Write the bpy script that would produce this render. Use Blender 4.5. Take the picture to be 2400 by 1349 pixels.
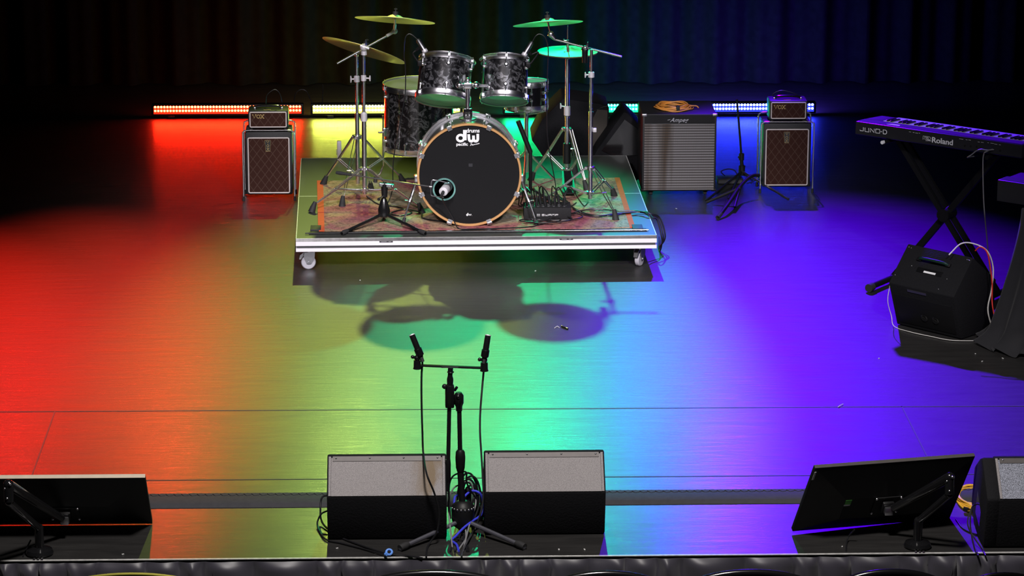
import bpy, bmesh, math, random
from mathutils import Vector, Matrix, Quaternion
random.seed(7)
sc = bpy.context.scene
for o in list(bpy.data.objects): bpy.data.objects.remove(o)
C = sc.collection
PI = math.pi
V = Vector

# ------------------------------------------------------------------ camera
F_PX, PITCH, YAW, ROLL = 7458.64, 0.264206, 0.0319078, 0.0027483
CAM = V((-0.349475, -17.05688, 4.527306))
fw = V((math.sin(YAW)*math.cos(PITCH), math.cos(YAW)*math.cos(PITCH), -math.sin(PITCH)))
rt0 = V((math.cos(YAW), -math.sin(YAW), 0)); up0 = rt0.cross(fw)
rt = math.cos(ROLL)*rt0 + math.sin(ROLL)*up0
up = -math.sin(ROLL)*rt0 + math.cos(ROLL)*up0
cd = bpy.data.cameras.new('camera'); cam = bpy.data.objects.new('camera', cd); C.objects.link(cam)
cam.matrix_world = Matrix(((rt.x, up.x, -fw.x, CAM.x), (rt.y, up.y, -fw.y, CAM.y), (rt.z, up.z, -fw.z, CAM.z), (0, 0, 0, 1)))
cd.sensor_width = 36; cd.lens = F_PX/2400*36; cd.clip_end = 100; cd.clip_start = .5
sc.camera = cam

def ray(px, py): return (fw + rt*((px-1200)/F_PX) - up*((py-674.5)/F_PX))
def fl(px, py, z=0.0):            # where a sight line meets a horizontal surface
    v = ray(px, py); return CAM + v*((z-CAM.z)/v.z)
def aty(px, py, Y):               # where it meets an upright plane across the stage
    v = ray(px, py); return CAM + v*((Y-CAM.y)/v.y)

# ------------------------------------------------------------------ view, world, light
sc.view_settings.view_transform = 'Standard'; sc.view_settings.look = 'None'
sc.view_settings.gamma = 1; sc.view_settings.exposure = 0; sc.view_settings.use_curve_mapping = False
w = bpy.data.worlds.new('world'); sc.world = w; w.use_nodes = True
w.node_tree.nodes['Background'].inputs[0].default_value = (.5, .55, .7, 1)
w.node_tree.nodes['Background'].inputs[1].default_value = 0.002

def spot(name, loc, target, color, power, half, blend, radius=.06, stretch=1.0):
    l = bpy.data.lights.new(name, 'SPOT'); l.color = color; l.energy = power
    l.spot_size = 2*math.radians(half); l.spot_blend = blend; l.shadow_soft_size = radius
    o = bpy.data.objects.new(name, l); C.objects.link(o); o.location = loc
    d = (V(target)-V(loc)).normalized()
    o.rotation_euler = d.to_track_quat('-Z', 'Y').to_euler()
    o.scale = (1, stretch, 1)
    return o
# overhead back lights hung in a row above the rear of the stage
BY, BZ = 4.85, 4.05
spot('stage_lamp_red_far', (-3.3, BY, BZ), (-3.15, -1.1, 0), (1, .010, .006), 1150, 11, 1, .05, 1.45)
spot('stage_lamp_red', (-2.1, BY, BZ), (-2.28, -.9, 0), (1, .035, .012), 1450, 11.4, 1, .05, 1.55)
spot('stage_lamp_yellow', (-.76, BY, BZ), (-.72, -.65, 0), (.46, .60, .09), 1130, 12, 1, .06, 1.7)
spot('stage_lamp_green', (.54, BY, BZ), (.30, -.65, 0), (.0, .85, .32), 1550, 10, .75, .06, 1.9)
spot('stage_lamp_violet', (1.9, BY, BZ), (2.12, -1.0, 0), (.10, .0, 1.0), 4300, 16, .9, .05, 1.3)
# white front wash from the house
spot('front_lamp_left', (-3.6, -13.5, 8.5), (-.4, 0, 0), (1, .93, .96), 6400, 9.5, 1, .5)
spot('front_lamp_right', (3.2, -13.5, 8.5), (.5, 0, 0), (.97, .93, 1), 6400, 9.5, 1, .5)
spot('front_lamp_steep', (0, -7.2, 6.5), (0, -3.6, 0), (1, .94, .90), 1900, 26, .5, .4)

# ------------------------------------------------------------------ materials
def newmat(name):
    m = bpy.data.materials.new(name); m.use_nodes = True
    return m, m.node_tree.nodes, m.node_tree.links, m.node_tree.nodes['Principled BSDF']
def mat(name, col, rough=.5, metal=0., var=.15, scale=30., coat=0., bump=0., spec=.5, sheen=0.):
    m, n, l, b = newmat(name)
    b.inputs['Metallic'].default_value = metal; b.inputs['Roughness'].default_value = rough
    b.inputs['Specular IOR Level'].default_value = spec
    b.inputs['Coat Weight'].default_value = coat; b.inputs['Sheen Weight'].default_value = sheen
    b.inputs['Coat Roughness'].default_value = .08
    tc = n.new('ShaderNodeTexCoord'); nz = n.new('ShaderNodeTexNoise'); nz.inputs['Scale'].default_value = scale
    nz.inputs['Detail'].default_value = 4
    l.new(tc.outputs['Object'], nz.inputs['Vector'])
    mx = n.new('ShaderNodeMix'); mx.data_type = 'RGBA'
    mx.inputs[6].default_value = tuple(c*(1-var) for c in col)+(1,)
    mx.inputs[7].default_value = tuple(min(1, c*(1+var)) for c in col)+(1,)
    l.new(nz.outputs['Fac'], mx.inputs[0]); l.new(mx.outputs[2], b.inputs['Base Color'])
    if bump:
        bp = n.new('ShaderNodeBump'); bp.inputs['Strength'].default_value = bump; bp.inputs['Distance'].default_value = .003
        l.new(nz.outputs['Fac'], bp.inputs['Height']); l.new(bp.outputs[0], b.inputs['Normal'])
    return m
def emis(name, col, s):
    m, n, l, b = newmat(name)
    b.inputs['Base Color'].default_value = (*col, 1); b.inputs['Emission Color'].default_value = (*col, 1)
    b.inputs['Emission Strength'].default_value = s
    return m
def ramp(n, stops, interp='LINEAR'):
    r = n.new('ShaderNodeValToRGB'); r.color_ramp.interpolation = interp
    e = r.color_ramp.elements
    while len(e) < len(stops): e.new(.5)
    for i, (p, c) in enumerate(stops): e[i].position = p; e[i].color = (*c, 1)
    return r

M = {}
M['black'] = mat('black_plastic', (.006, .006, .007), .5, spec=.35)
M['black_gloss'] = mat('black_gloss', (.008, .008, .009), .18, coat=.5)
M['black_matt'] = mat('black_matt', (.007, .007, .009), .8, scale=80, bump=.3)
M['rubber'] = mat('black_rubber', (.02, .02, .022), .7)
M['cable'] = mat('cable_jacket', (.012, .012, .014), .35)
M['greycable'] = mat('grey_cable', (.22, .22, .23), .45)
M['chrome'] = mat('chrome', (.88, .87, .92), .26, 1.0, .05)
M['gunmetal'] = mat('gunmetal_tube', (.32, .32, .38), .36, .85)
M['steel'] = mat('brushed_steel', (.5, .5, .53), .34, 1.0, .1)
M['satin'] = mat('satin_aluminium', (.74, .72, .76), .5, .35, .05)
M['white_rail'] = mat('pale_rail_paint', (.80, .77, .83), .5, 0, .04, 6)
M['edge_line'] = mat('bare_edge', (.7, .7, .66), .5, .2, .5, 40)
M['dimcable'] = mat('dim_cable', (.05, .05, .055), .35)
M['groove'] = mat('rail_groove', (.045, .045, .05), .6)
M['wood_hoop'] = mat('natural_maple_hoop', (.55, .30, .12), .35, 0, .2, 20, coat=.4)
M['white'] = mat('white_print', (.85, .85, .87), .5, 0, .03)
M['cream'] = mat('cream_piping', (.82, .74, .72), .5, 0, .05)
M['gold'] = mat('gold_badge', (.75, .55, .22), .35, .6, .1)
M['drumhead'] = mat('black_drum_head', (.0055, .0055, .0065), .42, 0, .1, 6, spec=.25)
M['bronze'] = mat('cymbal_bronze', (.50, .43, .26), .45, .55, .12, 14)
M['wheel'] = mat('grey_caster_tyre', (.42, .41, .46), .5, 0, .08)
M['bluetie'] = mat('blue_tie', (.12, .32, .95), .5)
M['bluecable'] = mat('blue_cable', (.05, .06, .75), .4)
M['yellow'] = mat('yellow_cable', (.85, .48, .05), .45)
M['orange'] = mat('orange_cable', (.80, .33, .06), .45)
M['red'] = mat('red_cable', (.8, .04, .03), .4)
M['whitecable'] = mat('white_cable', (.8, .78, .75), .4)
M['cloth'] = mat('black_cloth', (.012, .012, .016), .8, 0, .3, 12, bump=.3, sheen=.12)
M['greensticker'] = mat('green_sticker', (.12, .5, .08), .5)
M['gaffer'] = mat('black_gaffer_tape', (.012, .012, .013), .3, 0, .2)
M['grille_grey'] = mat('speckled_grey_grille', (.34, .32, .33), .75, 0, .0, 60)
M['whitekey'] = mat('white_key', (.8, .8, .82), .3, 0, .02)
M['seat_yellow'] = mat('yellow_upholstery', (.45, .42, .05), .7)
M['seat_red'] = mat('orange_upholstery', (.5, .1, .02), .7)
M['debris'] = mat('pale_scrap', (.6, .6, .6), .6)
M['tread'] = mat('rubber_ramp', (.040, .040, .047), .85, 0, .25, 40, bump=.4)
M['tolex'] = mat('black_tolex', (.018, .018, .020), .55, 0, .3, 150, bump=.2)
M['carpetblk'] = mat('black_textured_paint', (.0065, .0065, .0085), .85, 0, .4, 120, bump=.5, spec=.25)
M['keybody'] = mat('keyboard_body', (.02, .02, .024), .38, 0, .1)
M['brownmetal'] = mat('grey_metal_post', (.35, .33, .33), .4, .7)

# speckle on the wedge grilles
def speckle(m, a, b_, scale, stain=False):
    n, l = m.node_tree.nodes, m.node_tree.links; b = n['Principled BSDF']
    tc = n.new('ShaderNodeTexCoord'); v = n.new('ShaderNodeTexNoise'); v.inputs['Scale'].default_value = scale; v.inputs['Detail'].default_value = 2
    l.new(tc.outputs['Object'], v.inputs['Vector'])
    r = ramp(n, [(.35, a), (.62, b_)]); l.new(v.outputs['Fac'], r.inputs[0])
    l.new(r.outputs[0], b.inputs['Base Color'])
    if stain:
        nz = n.new('ShaderNodeTexNoise'); nz.inputs['Scale'].default_value = 7; nz.inputs['Detail'].default_value = 6
        nz.inputs['Distortion'].default_value = .6
        mp = n.new('ShaderNodeMapping'); mp.inputs['Scale'].default_value = (2.4, .7, .7); mp.inputs['Rotation'].default_value = (0, .5, 0)
        l.new(tc.outputs['Object'], mp.inputs['Vector']); l.new(mp.outputs[0], nz.inputs['Vector'])
        sp = n.new('ShaderNodeSeparateXYZ'); l.new(tc.outputs['Object'], sp.inputs[0])
        mr = n.new('ShaderNodeMapRange'); mr.inputs[1].default_value = .09; mr.inputs[2].default_value = .18
        l.new(sp.outputs['X'], mr.inputs[0])
        mul = n.new('ShaderNodeMath'); mul.operation = 'MULTIPLY'; r2 = ramp(n, [(.40, (0, 0, 0)), (.56, (.85, .85, .85))])
        l.new(nz.outputs['Fac'], r2.inputs[0]); l.new(mr.outputs[0], mul.inputs[0]); l.new(r2.outputs[0], mul.inputs[1])
        mx = n.new('ShaderNodeMix'); mx.data_type = 'RGBA'; l.new(mul.outputs[0], mx.inputs[0])
        l.new(r.outputs[0], mx.inputs[6]); mx.inputs[7].default_value = (.17, .115, .055, 1)
        l.new(mx.outputs[2], b.inputs['Base Color'])
speckle(M['grille_grey'], (.185, .170, .176), (.33, .31, .315), 400)
M['grille_stain'] = mat('stained_grey_grille', (.3, .3, .3), .75); speckle(M['grille_stain'], (.185, .170, .176), (.33, .31, .315), 400, True)
M['grille_glitter'] = mat('glittering_grille', (.3, .3, .3), .5); speckle(M['grille_glitter'], (.05, .055, .07), (.36, .38, .47), 300)

def pearl():
    m, n, l, b = newmat('black_pearl_wrap')
    tc = n.new('ShaderNodeTexCoord'); nz = n.new('ShaderNodeTexNoise'); nz.inputs['Scale'].default_value = 24
    nz.inputs['Detail'].default_value = 8; nz.inputs['Roughness'].default_value = .62; nz.inputs['Distortion'].default_value = 1.1
    l.new(tc.outputs['Object'], nz.inputs['Vector'])
    r = ramp(n, [(.40, (.006, .006, .008)), (.50, (.02, .02, .022)), (.58, (.17, .17, .185)), (.66, (.012, .012, .014))])
    l.new(nz.outputs['Fac'], r.inputs[0]); l.new(r.outputs[0], b.inputs['Base Color'])
    b.inputs['Roughness'].default_value = .3; b.inputs['Metallic'].default_value = .45
    b.inputs['Coat Weight'].default_value = 1; b.inputs['Coat Roughness'].default_value = .06
    return m
M['pearl'] = pearl()
M['greyshell'] = mat('grey_bass_shell', (.10, .11, .11), .32, .25, .3, 9, coat=1)

def head_white():
    m, n, l, b = newmat('clear_drum_head')
    b.inputs['Base Color'].default_value = (.75, .78, .75, 1); b.inputs['Roughness'].default_value = .35
    tr = n.new('ShaderNodeBsdfTranslucent'); tr.inputs[0].default_value = (.8, .82, .8, 1)
    tp = n.new('ShaderNodeBsdfTransparent')
    nz = n.new('ShaderNodeTexNoise'); nz.inputs['Scale'].default_value = 5
    m1 = n.new('ShaderNodeMixShader'); m1.inputs[0].default_value = .6
    l.new(b.outputs[0], m1.inputs[1]); l.new(tr.outputs[0], m1.inputs[2])
    m2 = n.new('ShaderNodeMixShader'); m2.inputs[0].default_value = .45
    l.new(m1.outputs[0], m2.inputs[1]); l.new(tp.outputs[0], m2.inputs[2])
    l.new(m2.outputs[0], n['Material Output'].inputs[0])
    return m
M['clearhead'] = head_white()

def floor_mat():
    m, n, l, b = newmat('black_stage_vinyl')
    tc = n.new('ShaderNodeTexCoord')
    mp = n.new('ShaderNodeMapping'); mp.inputs['Scale'].default_value = (1.6, 9, 1)
    l.new(tc.outputs['Object'], mp.inputs['Vector'])
    nz = n.new('ShaderNodeTexNoise'); nz.inputs['Scale'].default_value = 2.2; nz.inputs['Detail'].default_value = 9; nz.inputs['Roughness'].default_value = .62
    nz.inputs['Distortion'].default_value = .5
    l.new(mp.outputs[0], nz.inputs['Vector'])
    mp2 = n.new('ShaderNodeMapping'); mp2.inputs['Scale'].default_value = (3, 45, 1); l.new(tc.outputs['Object'], mp2.inputs['Vector'])
    nf = n.new('ShaderNodeTexNoise'); nf.inputs['Scale'].default_value = 2.; nf.inputs['Detail'].default_value = 5; nf.inputs['Distortion'].default_value = .8
    l.new(mp2.outputs[0], nf.inputs['Vector'])
    r = ramp(n, [(.25, (.014, .0135, .0135)), (.75, (.026, .025, .0245))]); l.new(nz.outputs['Fac'], r.inputs[0])
    # fine scuffs and dust specks
    nv = n.new('ShaderNodeTexNoise'); nv.inputs['Scale'].default_value = 14; nv.inputs['Detail'].default_value = 12; nv.inputs['Roughness'].default_value = .8
    l.new(tc.outputs['Object'], nv.inputs['Vector'])
    rs = ramp(n, [(.70, (0, 0, 0)), (.76, (.06, .06, .06))]); l.new(nv.outputs['Fac'], rs.inputs[0])
    add = n.new('ShaderNodeMix'); add.data_type = 'RGBA'; add.blend_type = 'ADD'; add.inputs[0].default_value = 1
    l.new(r.outputs[0], add.inputs[6]); l.new(rs.outputs[0], add.inputs[7]); l.new(add.outputs[2], b.inputs['Base Color'])
    mr = n.new('ShaderNodeMapRange'); mr.inputs[3].default_value = .42; mr.inputs[4].default_value = .54
    l.new(nz.outputs['Fac'], mr.inputs[0]); l.new(mr.outputs[0], b.inputs['Roughness'])
    b.inputs['Specular IOR Level'].default_value = .5
    b.inputs['Coat Weight'].default_value = .14; b.inputs['Coat Roughness'].default_value = .13
    b1 = n.new('ShaderNodeBump'); b1.inputs['Strength'].default_value = .10; b1.inputs['Distance'].default_value = .02
    l.new(nz.outputs['Fac'], b1.inputs['Height'])
    b2 = n.new('ShaderNodeBump'); b2.inputs['Strength'].default_value = .16; b2.inputs['Distance'].default_value = .006
    l.new(nf.outputs['Fac'], b2.inputs['Height']); l.new(b1.outputs[0], b2.inputs['Normal']); l.new(b2.outputs[0], b.inputs['Normal'])
    l.new(b2.outputs[0], b.inputs['Coat Normal'])
    return m
M['floor'] = floor_mat()
M['deck'] = mat('phenolic_deck', (.046, .049, .045), .5, 0, .1, 3)

def rug_mat():
    m, n, l, b = newmat('faded_persian_rug')
    tc = n.new('ShaderNodeTexCoord')
    n1 = n.new('ShaderNodeTexNoise'); n1.inputs['Scale'].default_value = 2.2; n1.inputs['Detail'].default_value = 3; n1.inputs['Distortion'].default_value = 1.2
    n2 = n.new('ShaderNodeTexNoise'); n2.inputs['Scale'].default_value = 26; n2.inputs['Detail'].default_value = 6; n2.inputs['Distortion'].default_value = 1.5
    l.new(tc.outputs['Object'], n1.inputs['Vector']); l.new(tc.outputs['Object'], n2.inputs['Vector'])
    c1 = ramp(n, [(.3, (.36, .06, .08)), (.42, (.46, .17, .19)), (.5, (.50, .32, .20)), (.6, (.42, .39, .27)), (.72, (.36, .37, .41))])
    c2 = ramp(n, [(.34, (.34, .33, .32)), (.46, (.66, .62, .60)), (.55, (.90, .84, .82)), (.64, (.5, .42, .42))])
    l.new(n1.outputs['Fac'], c1.inputs[0]); l.new(n2.outputs['Fac'], c2.inputs[0])
    mul = n.new('ShaderNodeMix'); mul.data_type = 'RGBA'; mul.blend_type = 'MULTIPLY'; mul.inputs[0].default_value = 1
    l.new(c1.outputs[0], mul.inputs[6]); l.new(c2.outputs[0], mul.inputs[7]); l.new(mul.outputs[2], b.inputs['Base Color'])
    b.inputs['Roughness'].default_value = .9
    return m
M['rug'] = rug_mat()
M['rug_edge'] = mat('orange_rug_binding', (.62, .10, .03), .9)

def diamond(name, base, line, scale):
    m, n, l, b = newmat(name)
    tc = n.new('ShaderNodeTexCoord'); sp = n.new('ShaderNodeSeparateXYZ'); l.new(tc.outputs['Object'], sp.inputs[0])
    outs = []
    for sgn in (1, -1):
        a = n.new('ShaderNodeMath'); a.operation = 'MULTIPLY'; a.inputs[1].default_value = scale*1.35; l.new(sp.outputs['X'], a.inputs[0])
        c = n.new('ShaderNodeMath'); c.operation = 'MULTIPLY_ADD'; c.inputs[1].default_value = sgn*scale; l.new(sp.outputs['Z'], c.inputs[0]); l.new(a.outputs[0], c.inputs[2])
        f = n.new('ShaderNodeMath'); f.operation = 'PINGPONG'; f.inputs[1].default_value = .5; l.new(c.outputs[0], f.inputs[0])
        s = n.new('ShaderNodeMath'); s.operation = 'LESS_THAN'; s.inputs[1].default_value = .05; l.new(f.outputs[0], s.inputs[0]); outs.append(s)
    mx_ = n.new('ShaderNodeMath'); mx_.operation = 'MAXIMUM'; l.new(outs[0].outputs[0], mx_.inputs[0]); l.new(outs[1].outputs[0], mx_.inputs[1])
    nz = n.new('ShaderNodeTexNoise'); nz.inputs['Scale'].default_value = 160; l.new(tc.outputs['Object'], nz.inputs['Vector'])
    mx = n.new('ShaderNodeMix'); mx.data_type = 'RGBA'; l.new(mx_.outputs[0], mx.inputs[0]); mx.inputs[6].default_value = (*base, 1); mx.inputs[7].default_value = (*line, 1)
    l.new(mx.outputs[2], b.inputs['Base Color']); b.inputs['Roughness'].default_value = .85; b.inputs['Specular IOR Level'].default_value = .2
    bp = n.new('ShaderNodeBump'); bp.inputs['Strength'].default_value = .3; bp.inputs['Distance'].default_value = .001
    l.new(nz.outputs['Fac'], bp.inputs['Height']); l.new(bp.outputs[0], b.inputs['Normal'])
    return m
M['diamond'] = diamond('brown_diamond_cloth', (.050, .0185, .013), (.092, .050, .038), 15.5)

def silver_cloth():
    m, n, l, b = newmat('silver_line_grille_cloth')
    tc = n.new('ShaderNodeTexCoord'); sp = n.new('ShaderNodeSeparateXYZ'); l.new(tc.outputs['Object'], sp.inputs[0])
    def band(ax, k, th):
        a = n.new('ShaderNodeMath'); a.operation = 'MULTIPLY'; a.inputs[1].default_value = k; l.new(sp.outputs[ax], a.inputs[0])
        f = n.new('ShaderNodeMath'); f.operation = 'PINGPONG'; f.inputs[1].default_value = .5; l.new(a.outputs[0], f.inputs[0])
        s = n.new('ShaderNodeMath'); s.operation = 'LESS_THAN'; s.inputs[1].default_value = th; l.new(f.outputs[0], s.inputs[0]); return s
    h = band('Z', 62, .17); v = band('X', 150, .36)
    mu = n.new('ShaderNodeMath'); mu.operation = 'MULTIPLY'; l.new(h.outputs[0], mu.inputs[0]); l.new(v.outputs[0], mu.inputs[1])
    h2 = band('Z', 124, .2)
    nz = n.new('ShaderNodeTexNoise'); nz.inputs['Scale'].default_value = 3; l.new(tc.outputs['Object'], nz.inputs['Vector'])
    mx0 = n.new('ShaderNodeMix'); mx0.data_type = 'RGBA'; l.new(h2.outputs[0], mx0.inputs[0])
    mx0.inputs[6].default_value = (.045, .041, .040, 1); mx0.inputs[7].default_value = (.11, .10, .10, 1)
    mx = n.new('ShaderNodeMix'); mx.data_type = 'RGBA'; l.new(mu.outputs[0], mx.inputs[0]); l.new(mx0.outputs[2], mx.inputs[6]); mx.inputs[7].default_value = (.36, .345, .355, 1)
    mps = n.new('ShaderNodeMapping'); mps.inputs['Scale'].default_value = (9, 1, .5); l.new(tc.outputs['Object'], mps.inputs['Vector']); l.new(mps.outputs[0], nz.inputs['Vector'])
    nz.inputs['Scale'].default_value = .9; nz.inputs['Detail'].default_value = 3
    shade_ramp = ramp(n, [(.36, (.38, .27, .17)), (.47, (1, 1, 1))]); l.new(nz.outputs['Fac'], shade_ramp.inputs[0])  # vertical shadow bands of the stands, painted brown into the cloth
    shade_mix = n.new('ShaderNodeMix'); shade_mix.data_type = 'RGBA'; shade_mix.blend_type = 'MULTIPLY'; shade_mix.inputs[0].default_value = 1
    l.new(mx.outputs[2], shade_mix.inputs[6]); l.new(shade_ramp.outputs[0], shade_mix.inputs[7]); l.new(shade_mix.outputs[2], b.inputs['Base Color']); b.inputs['Roughness'].default_value = .6
    return m
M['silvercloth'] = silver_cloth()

def curtain_mat():
    m, n, l, b = newmat('black_velour')
    tc = n.new('ShaderNodeTexCoord'); nz = n.new('ShaderNodeTexNoise'); nz.inputs['Scale'].default_value = 20
    l.new(tc.outputs['Object'], nz.inputs['Vector']); r = ramp(n, [(.3, (.0025, .0025, .0025)), (.7, (.0045, .0045, .0045))])
    l.new(nz.outputs['Fac'], r.inputs[0]); l.new(r.outputs[0], b.inputs['Base Color'])
    b.inputs['Roughness'].default_value = 1; b.inputs['Specular IOR Level'].default_value = .1
    return m
M['curtain'] = curtain_mat()

# ------------------------------------------------------------------ mesh helpers
def frame(z, x=None):
    z = V(z).normalized(); a = V((0, 0, 1)) if abs(z.z) < .95 else V((1, 0, 0))
    if x is not None: a = V(x)
    xx = (a - z*a.dot(z)).normalized(); yy = z.cross(xx)
    return xx, yy, z
def smooth_pts(pts, n=8, closed=False):
    P = [V(p) for p in pts]; out = []
    N = len(P); rng = N if closed else N-1
    for i in range(rng):
        if closed: p0, p1, p2, p3 = P[i-1], P[i], P[(i+1) % N], P[(i+2) % N]
        else:
            p1, p2 = P[i], P[i+1]; p0 = P[i-1] if i else p1*2-p2; p3 = P[i+2] if i+2 < N else p2*2-p1
        for k in range(n):
            t = k/n
            out.append(.5*((2*p1)+(p2-p0)*t+(2*p0-5*p1+4*p2-p3)*t*t+(-p0+3*p1-3*p2+p3)*t**3))
    if not closed: out.append(P[-1])
    return out
class MB:
    def __init__(s): s.v = []; s.f = []
    def add(s, vs, fs, mtx=None):
        k = len(s.v); s.v += [(mtx @ V(p)) if mtx else V(p) for p in vs]; s.f += [[i+k for i in f] for f in fs]; return s
    def box(s, c, size, rot=None, bev=0.0):
        hx, hy, hz = size[0]/2, size[1]/2, size[2]/2; m = Matrix.Translation(V(c)) @ (rot.to_4x4() if rot else Matrix())
        if not bev:
            vs = [(x, y, z) for x in (-hx, hx) for y in (-hy, hy) for z in (-hz, hz)]
            return s.add(vs, [(0, 1, 3, 2), (4, 6, 7, 5), (0, 4, 5, 1), (2, 3, 7, 6), (0, 2, 6, 4), (1, 5, 7, 3)], m)
        bm = bmesh.new(); bmesh.ops.create_cube(bm, size=1)
        for q in bm.verts: q.co = V((q.co.x*size[0], q.co.y*size[1], q.co.z*size[2]))
        bmesh.ops.bevel(bm, geom=bm.edges[:], offset=bev, segments=2, affect='EDGES', profile=.5)
        return s.bm(bm, m)
    def bm(s, bm, m=None):
        bm.verts.index_update(); s.add([q.co.copy() for q in bm.verts], [[q.index for q in f.verts] for f in bm.faces], m); bm.free(); return s
    def tube(s, pts, r, seg=8, closed=False, cap=True, flat=None):
        P = [V(p) for p in pts]; n = len(P)
        rs = r if isinstance(r, (list, tuple)) else [r]*n
        t0 = (P[1]-P[0]).normalized(); xx, yy, _ = frame(t0); rings = []
        for i in range(n):
            a = P[i-1] if (i or closed) else P[i]; b = P[(i+1) % n] if (i < n-1 or closed) else P[i]
            t = (b-a).normalized() if (b-a).length > 1e-9 else t0
            q = t0.rotation_difference(t); xx = q @ xx; yy = q @ yy; t0 = t
            ring = []
            for k in range(seg):
                an = 2*PI*k/seg; ring.append(P[i]+xx*math.cos(an)*rs[i]+yy*math.sin(an)*rs[i])
            rings.append(ring)
        if flat is not None:
            nrm, k = flat; nrm = V(nrm).normalized()
            for i, ring in enumerate(rings):
                for j, p in enumerate(ring):
                    d = (p-P[i]).dot(nrm); ring[j] = p-nrm*d*(1-k)
        vs = [p for ring in rings for p in ring]; fs = []
        for i in range(n if closed else n-1):
            a = i*seg; b = ((i+1) % n)*seg
            for k in range(seg): fs.append((a+k, a+(k+1) % seg, b+(k+1) % seg, b+k))
        if cap and not closed: fs.append(list(range(seg))[::-1]); fs.append([(n-1)*seg+k for k in range(seg)])
        return s.add(vs, fs)
    def cyl(s, a, b, r, r2=None, seg=20): return s.tube([a, b], [r, r if r2 is None else r2], seg)
    def lathe(s, prof, o=(0, 0, 0), axis=(0, 0, 1), seg=32, closed=False):
        xx, yy, z = frame(axis); o = V(o); vs = []; fs = []
        for (r, h) in prof:
            for k in range(seg):
                an = 2*PI*k/seg; vs.append(o+xx*math.cos(an)*r+yy*math.sin(an)*r+z*h)
        n = len(prof)
        for i in range(n if closed else n-1):
            a, b = i*seg, ((i+1) % n)*seg
            for k in range(seg): fs.append((a+k, a+(k+1) % seg, b+(k+1) % seg, b+k))
        if not closed:
            if prof[0][0] > 1e-6: fs.append(list(range(seg))[::-1])
            if prof[-1][0] > 1e-6: fs.append([(n-1)*seg+k for k in range(seg)])
        return s.add(vs, fs)
    def ball(s, c, r, seg=12):
        return s.lathe([(r*math.sin(PI*i/8)+1e-7, -r*math.cos(PI*i/8)) for i in range(9)], c, seg=seg)
    def prism(s, poly, vec, bev=0.0, seg=2):   # poly: coplanar points, vec: extrusion
        vec = V(vec); n = len(poly); bm = bmesh.new()
        a = [bm.verts.new(V(p)) for p in poly]; b = [bm.verts.new(V(p)+vec) for p in poly]
        bm.faces.new(a[::-1]); bm.faces.new(b)
        for i in range(n): bm.faces.new((a[i], a[(i+1) % n], b[(i+1) % n], b[i]))
        bmesh.ops.recalc_face_normals(bm, faces=bm.faces[:])
        if bev: bmesh.ops.bevel(bm, geom=bm.edges[:], offset=bev, segments=seg, affect='EDGES', profile=.5)
        return s.bm(bm)
    def build(s, name, m, parent=None, smooth=35):
        me = bpy.data.meshes.new(name)
        inv = parent_matrix(parent).inverted() if parent else Matrix()
        if parent is None:      # origin at the base of the thing
            xs = [p.x for p in s.v]; ys = [p.y for p in s.v]; zs = [p.z for p in s.v]
            org = V(((min(xs)+max(xs))/2, (min(ys)+max(ys))/2, min(zs))); inv = Matrix.Translation(-org)
        me.from_pydata([inv @ p for p in s.v], [], s.f)
        bm = bmesh.new(); bm.from_mesh(me); bmesh.ops.recalc_face_normals(bm, faces=bm.faces[:]); bm.to_mesh(me); bm.free()
        me.materials.append(M[m] if isinstance(m, str) else m)
        if smooth:
            for p in me.polygons: p.use_smooth = True
            me.set_sharp_from_angle(angle=math.radians(smooth))
        o = bpy.data.objects.new(name, me); C.objects.link(o)
        if parent: o.parent = parent
        else: o.location = org
        return o
def parent_matrix(p):
    m = p.matrix_basis.copy()
    while p.parent: p = p.parent; m = p.matrix_basis @ m
    return m
def tag(o, label=None, cat=None, group=None, kind=None):
    if label: o['label'] = label
    if cat: o['category'] = cat
    if group: o['group'] = group
    if kind: o['kind'] = kind
    return o
def thing(name, label, cat, loc=(0, 0, 0), rotz=0., group=None):
    o = bpy.data.objects.new(name, None); C.objects.link(o); o.empty_display_size = .05
    o.location = loc; o.rotation_euler = (0, 0, rotz); o.matrix_basis = Matrix.Translation(V(loc)) @ Matrix.Rotation(rotz, 4, 'Z')
    return tag(o, label, cat, group)
def copy_tree(o, parent=None):
    c = o.copy(); C.objects.link(c); c.parent = parent
    for ch in list(o.children): copy_tree(ch, c)
    return c
def part(name, m, parent, fn, label=None, smooth=35):
    b = MB(); fn(b); o = b.build(name, m, parent, smooth)
    if label: o['label'] = label
    return o
def parts(name, m, parent, fns, label=None, smooth=35):
    return [part(name, m, parent, f_, label, smooth) for f_ in fns]
def cable(name, pts, r, m, label, cat='cable', group=None, n=8, parent=None, seg=8):
    b = MB(); b.tube(smooth_pts(pts, n), r, seg); o = b.build(name, m, parent)
    if parent is None: tag(o, label, cat, group)
    return o
def text_mesh(txt, size, bold=0.0, shear=0.0, ext=.0006, align='CENTER', sp=1.0):
    cu = bpy.data.curves.new('t', 'FONT'); cu.body = txt; cu.size = size; cu.offset = bold; cu.shear = shear
    cu.extrude = ext; cu.align_x = align; cu.align_y = 'CENTER'; cu.space_character = sp
    ob = bpy.data.objects.new('t', cu); C.objects.link(ob)
    dg = bpy.context.evaluated_depsgraph_get(); me = bpy.data.meshes.new_from_object(ob.evaluated_get(dg))
    vs = [v.co.copy() for v in me.vertices]; fs = [list(p.vertices) for p in me.polygons]
    bpy.data.objects.remove(ob); bpy.data.meshes.remove(me); return vs, fs
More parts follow.
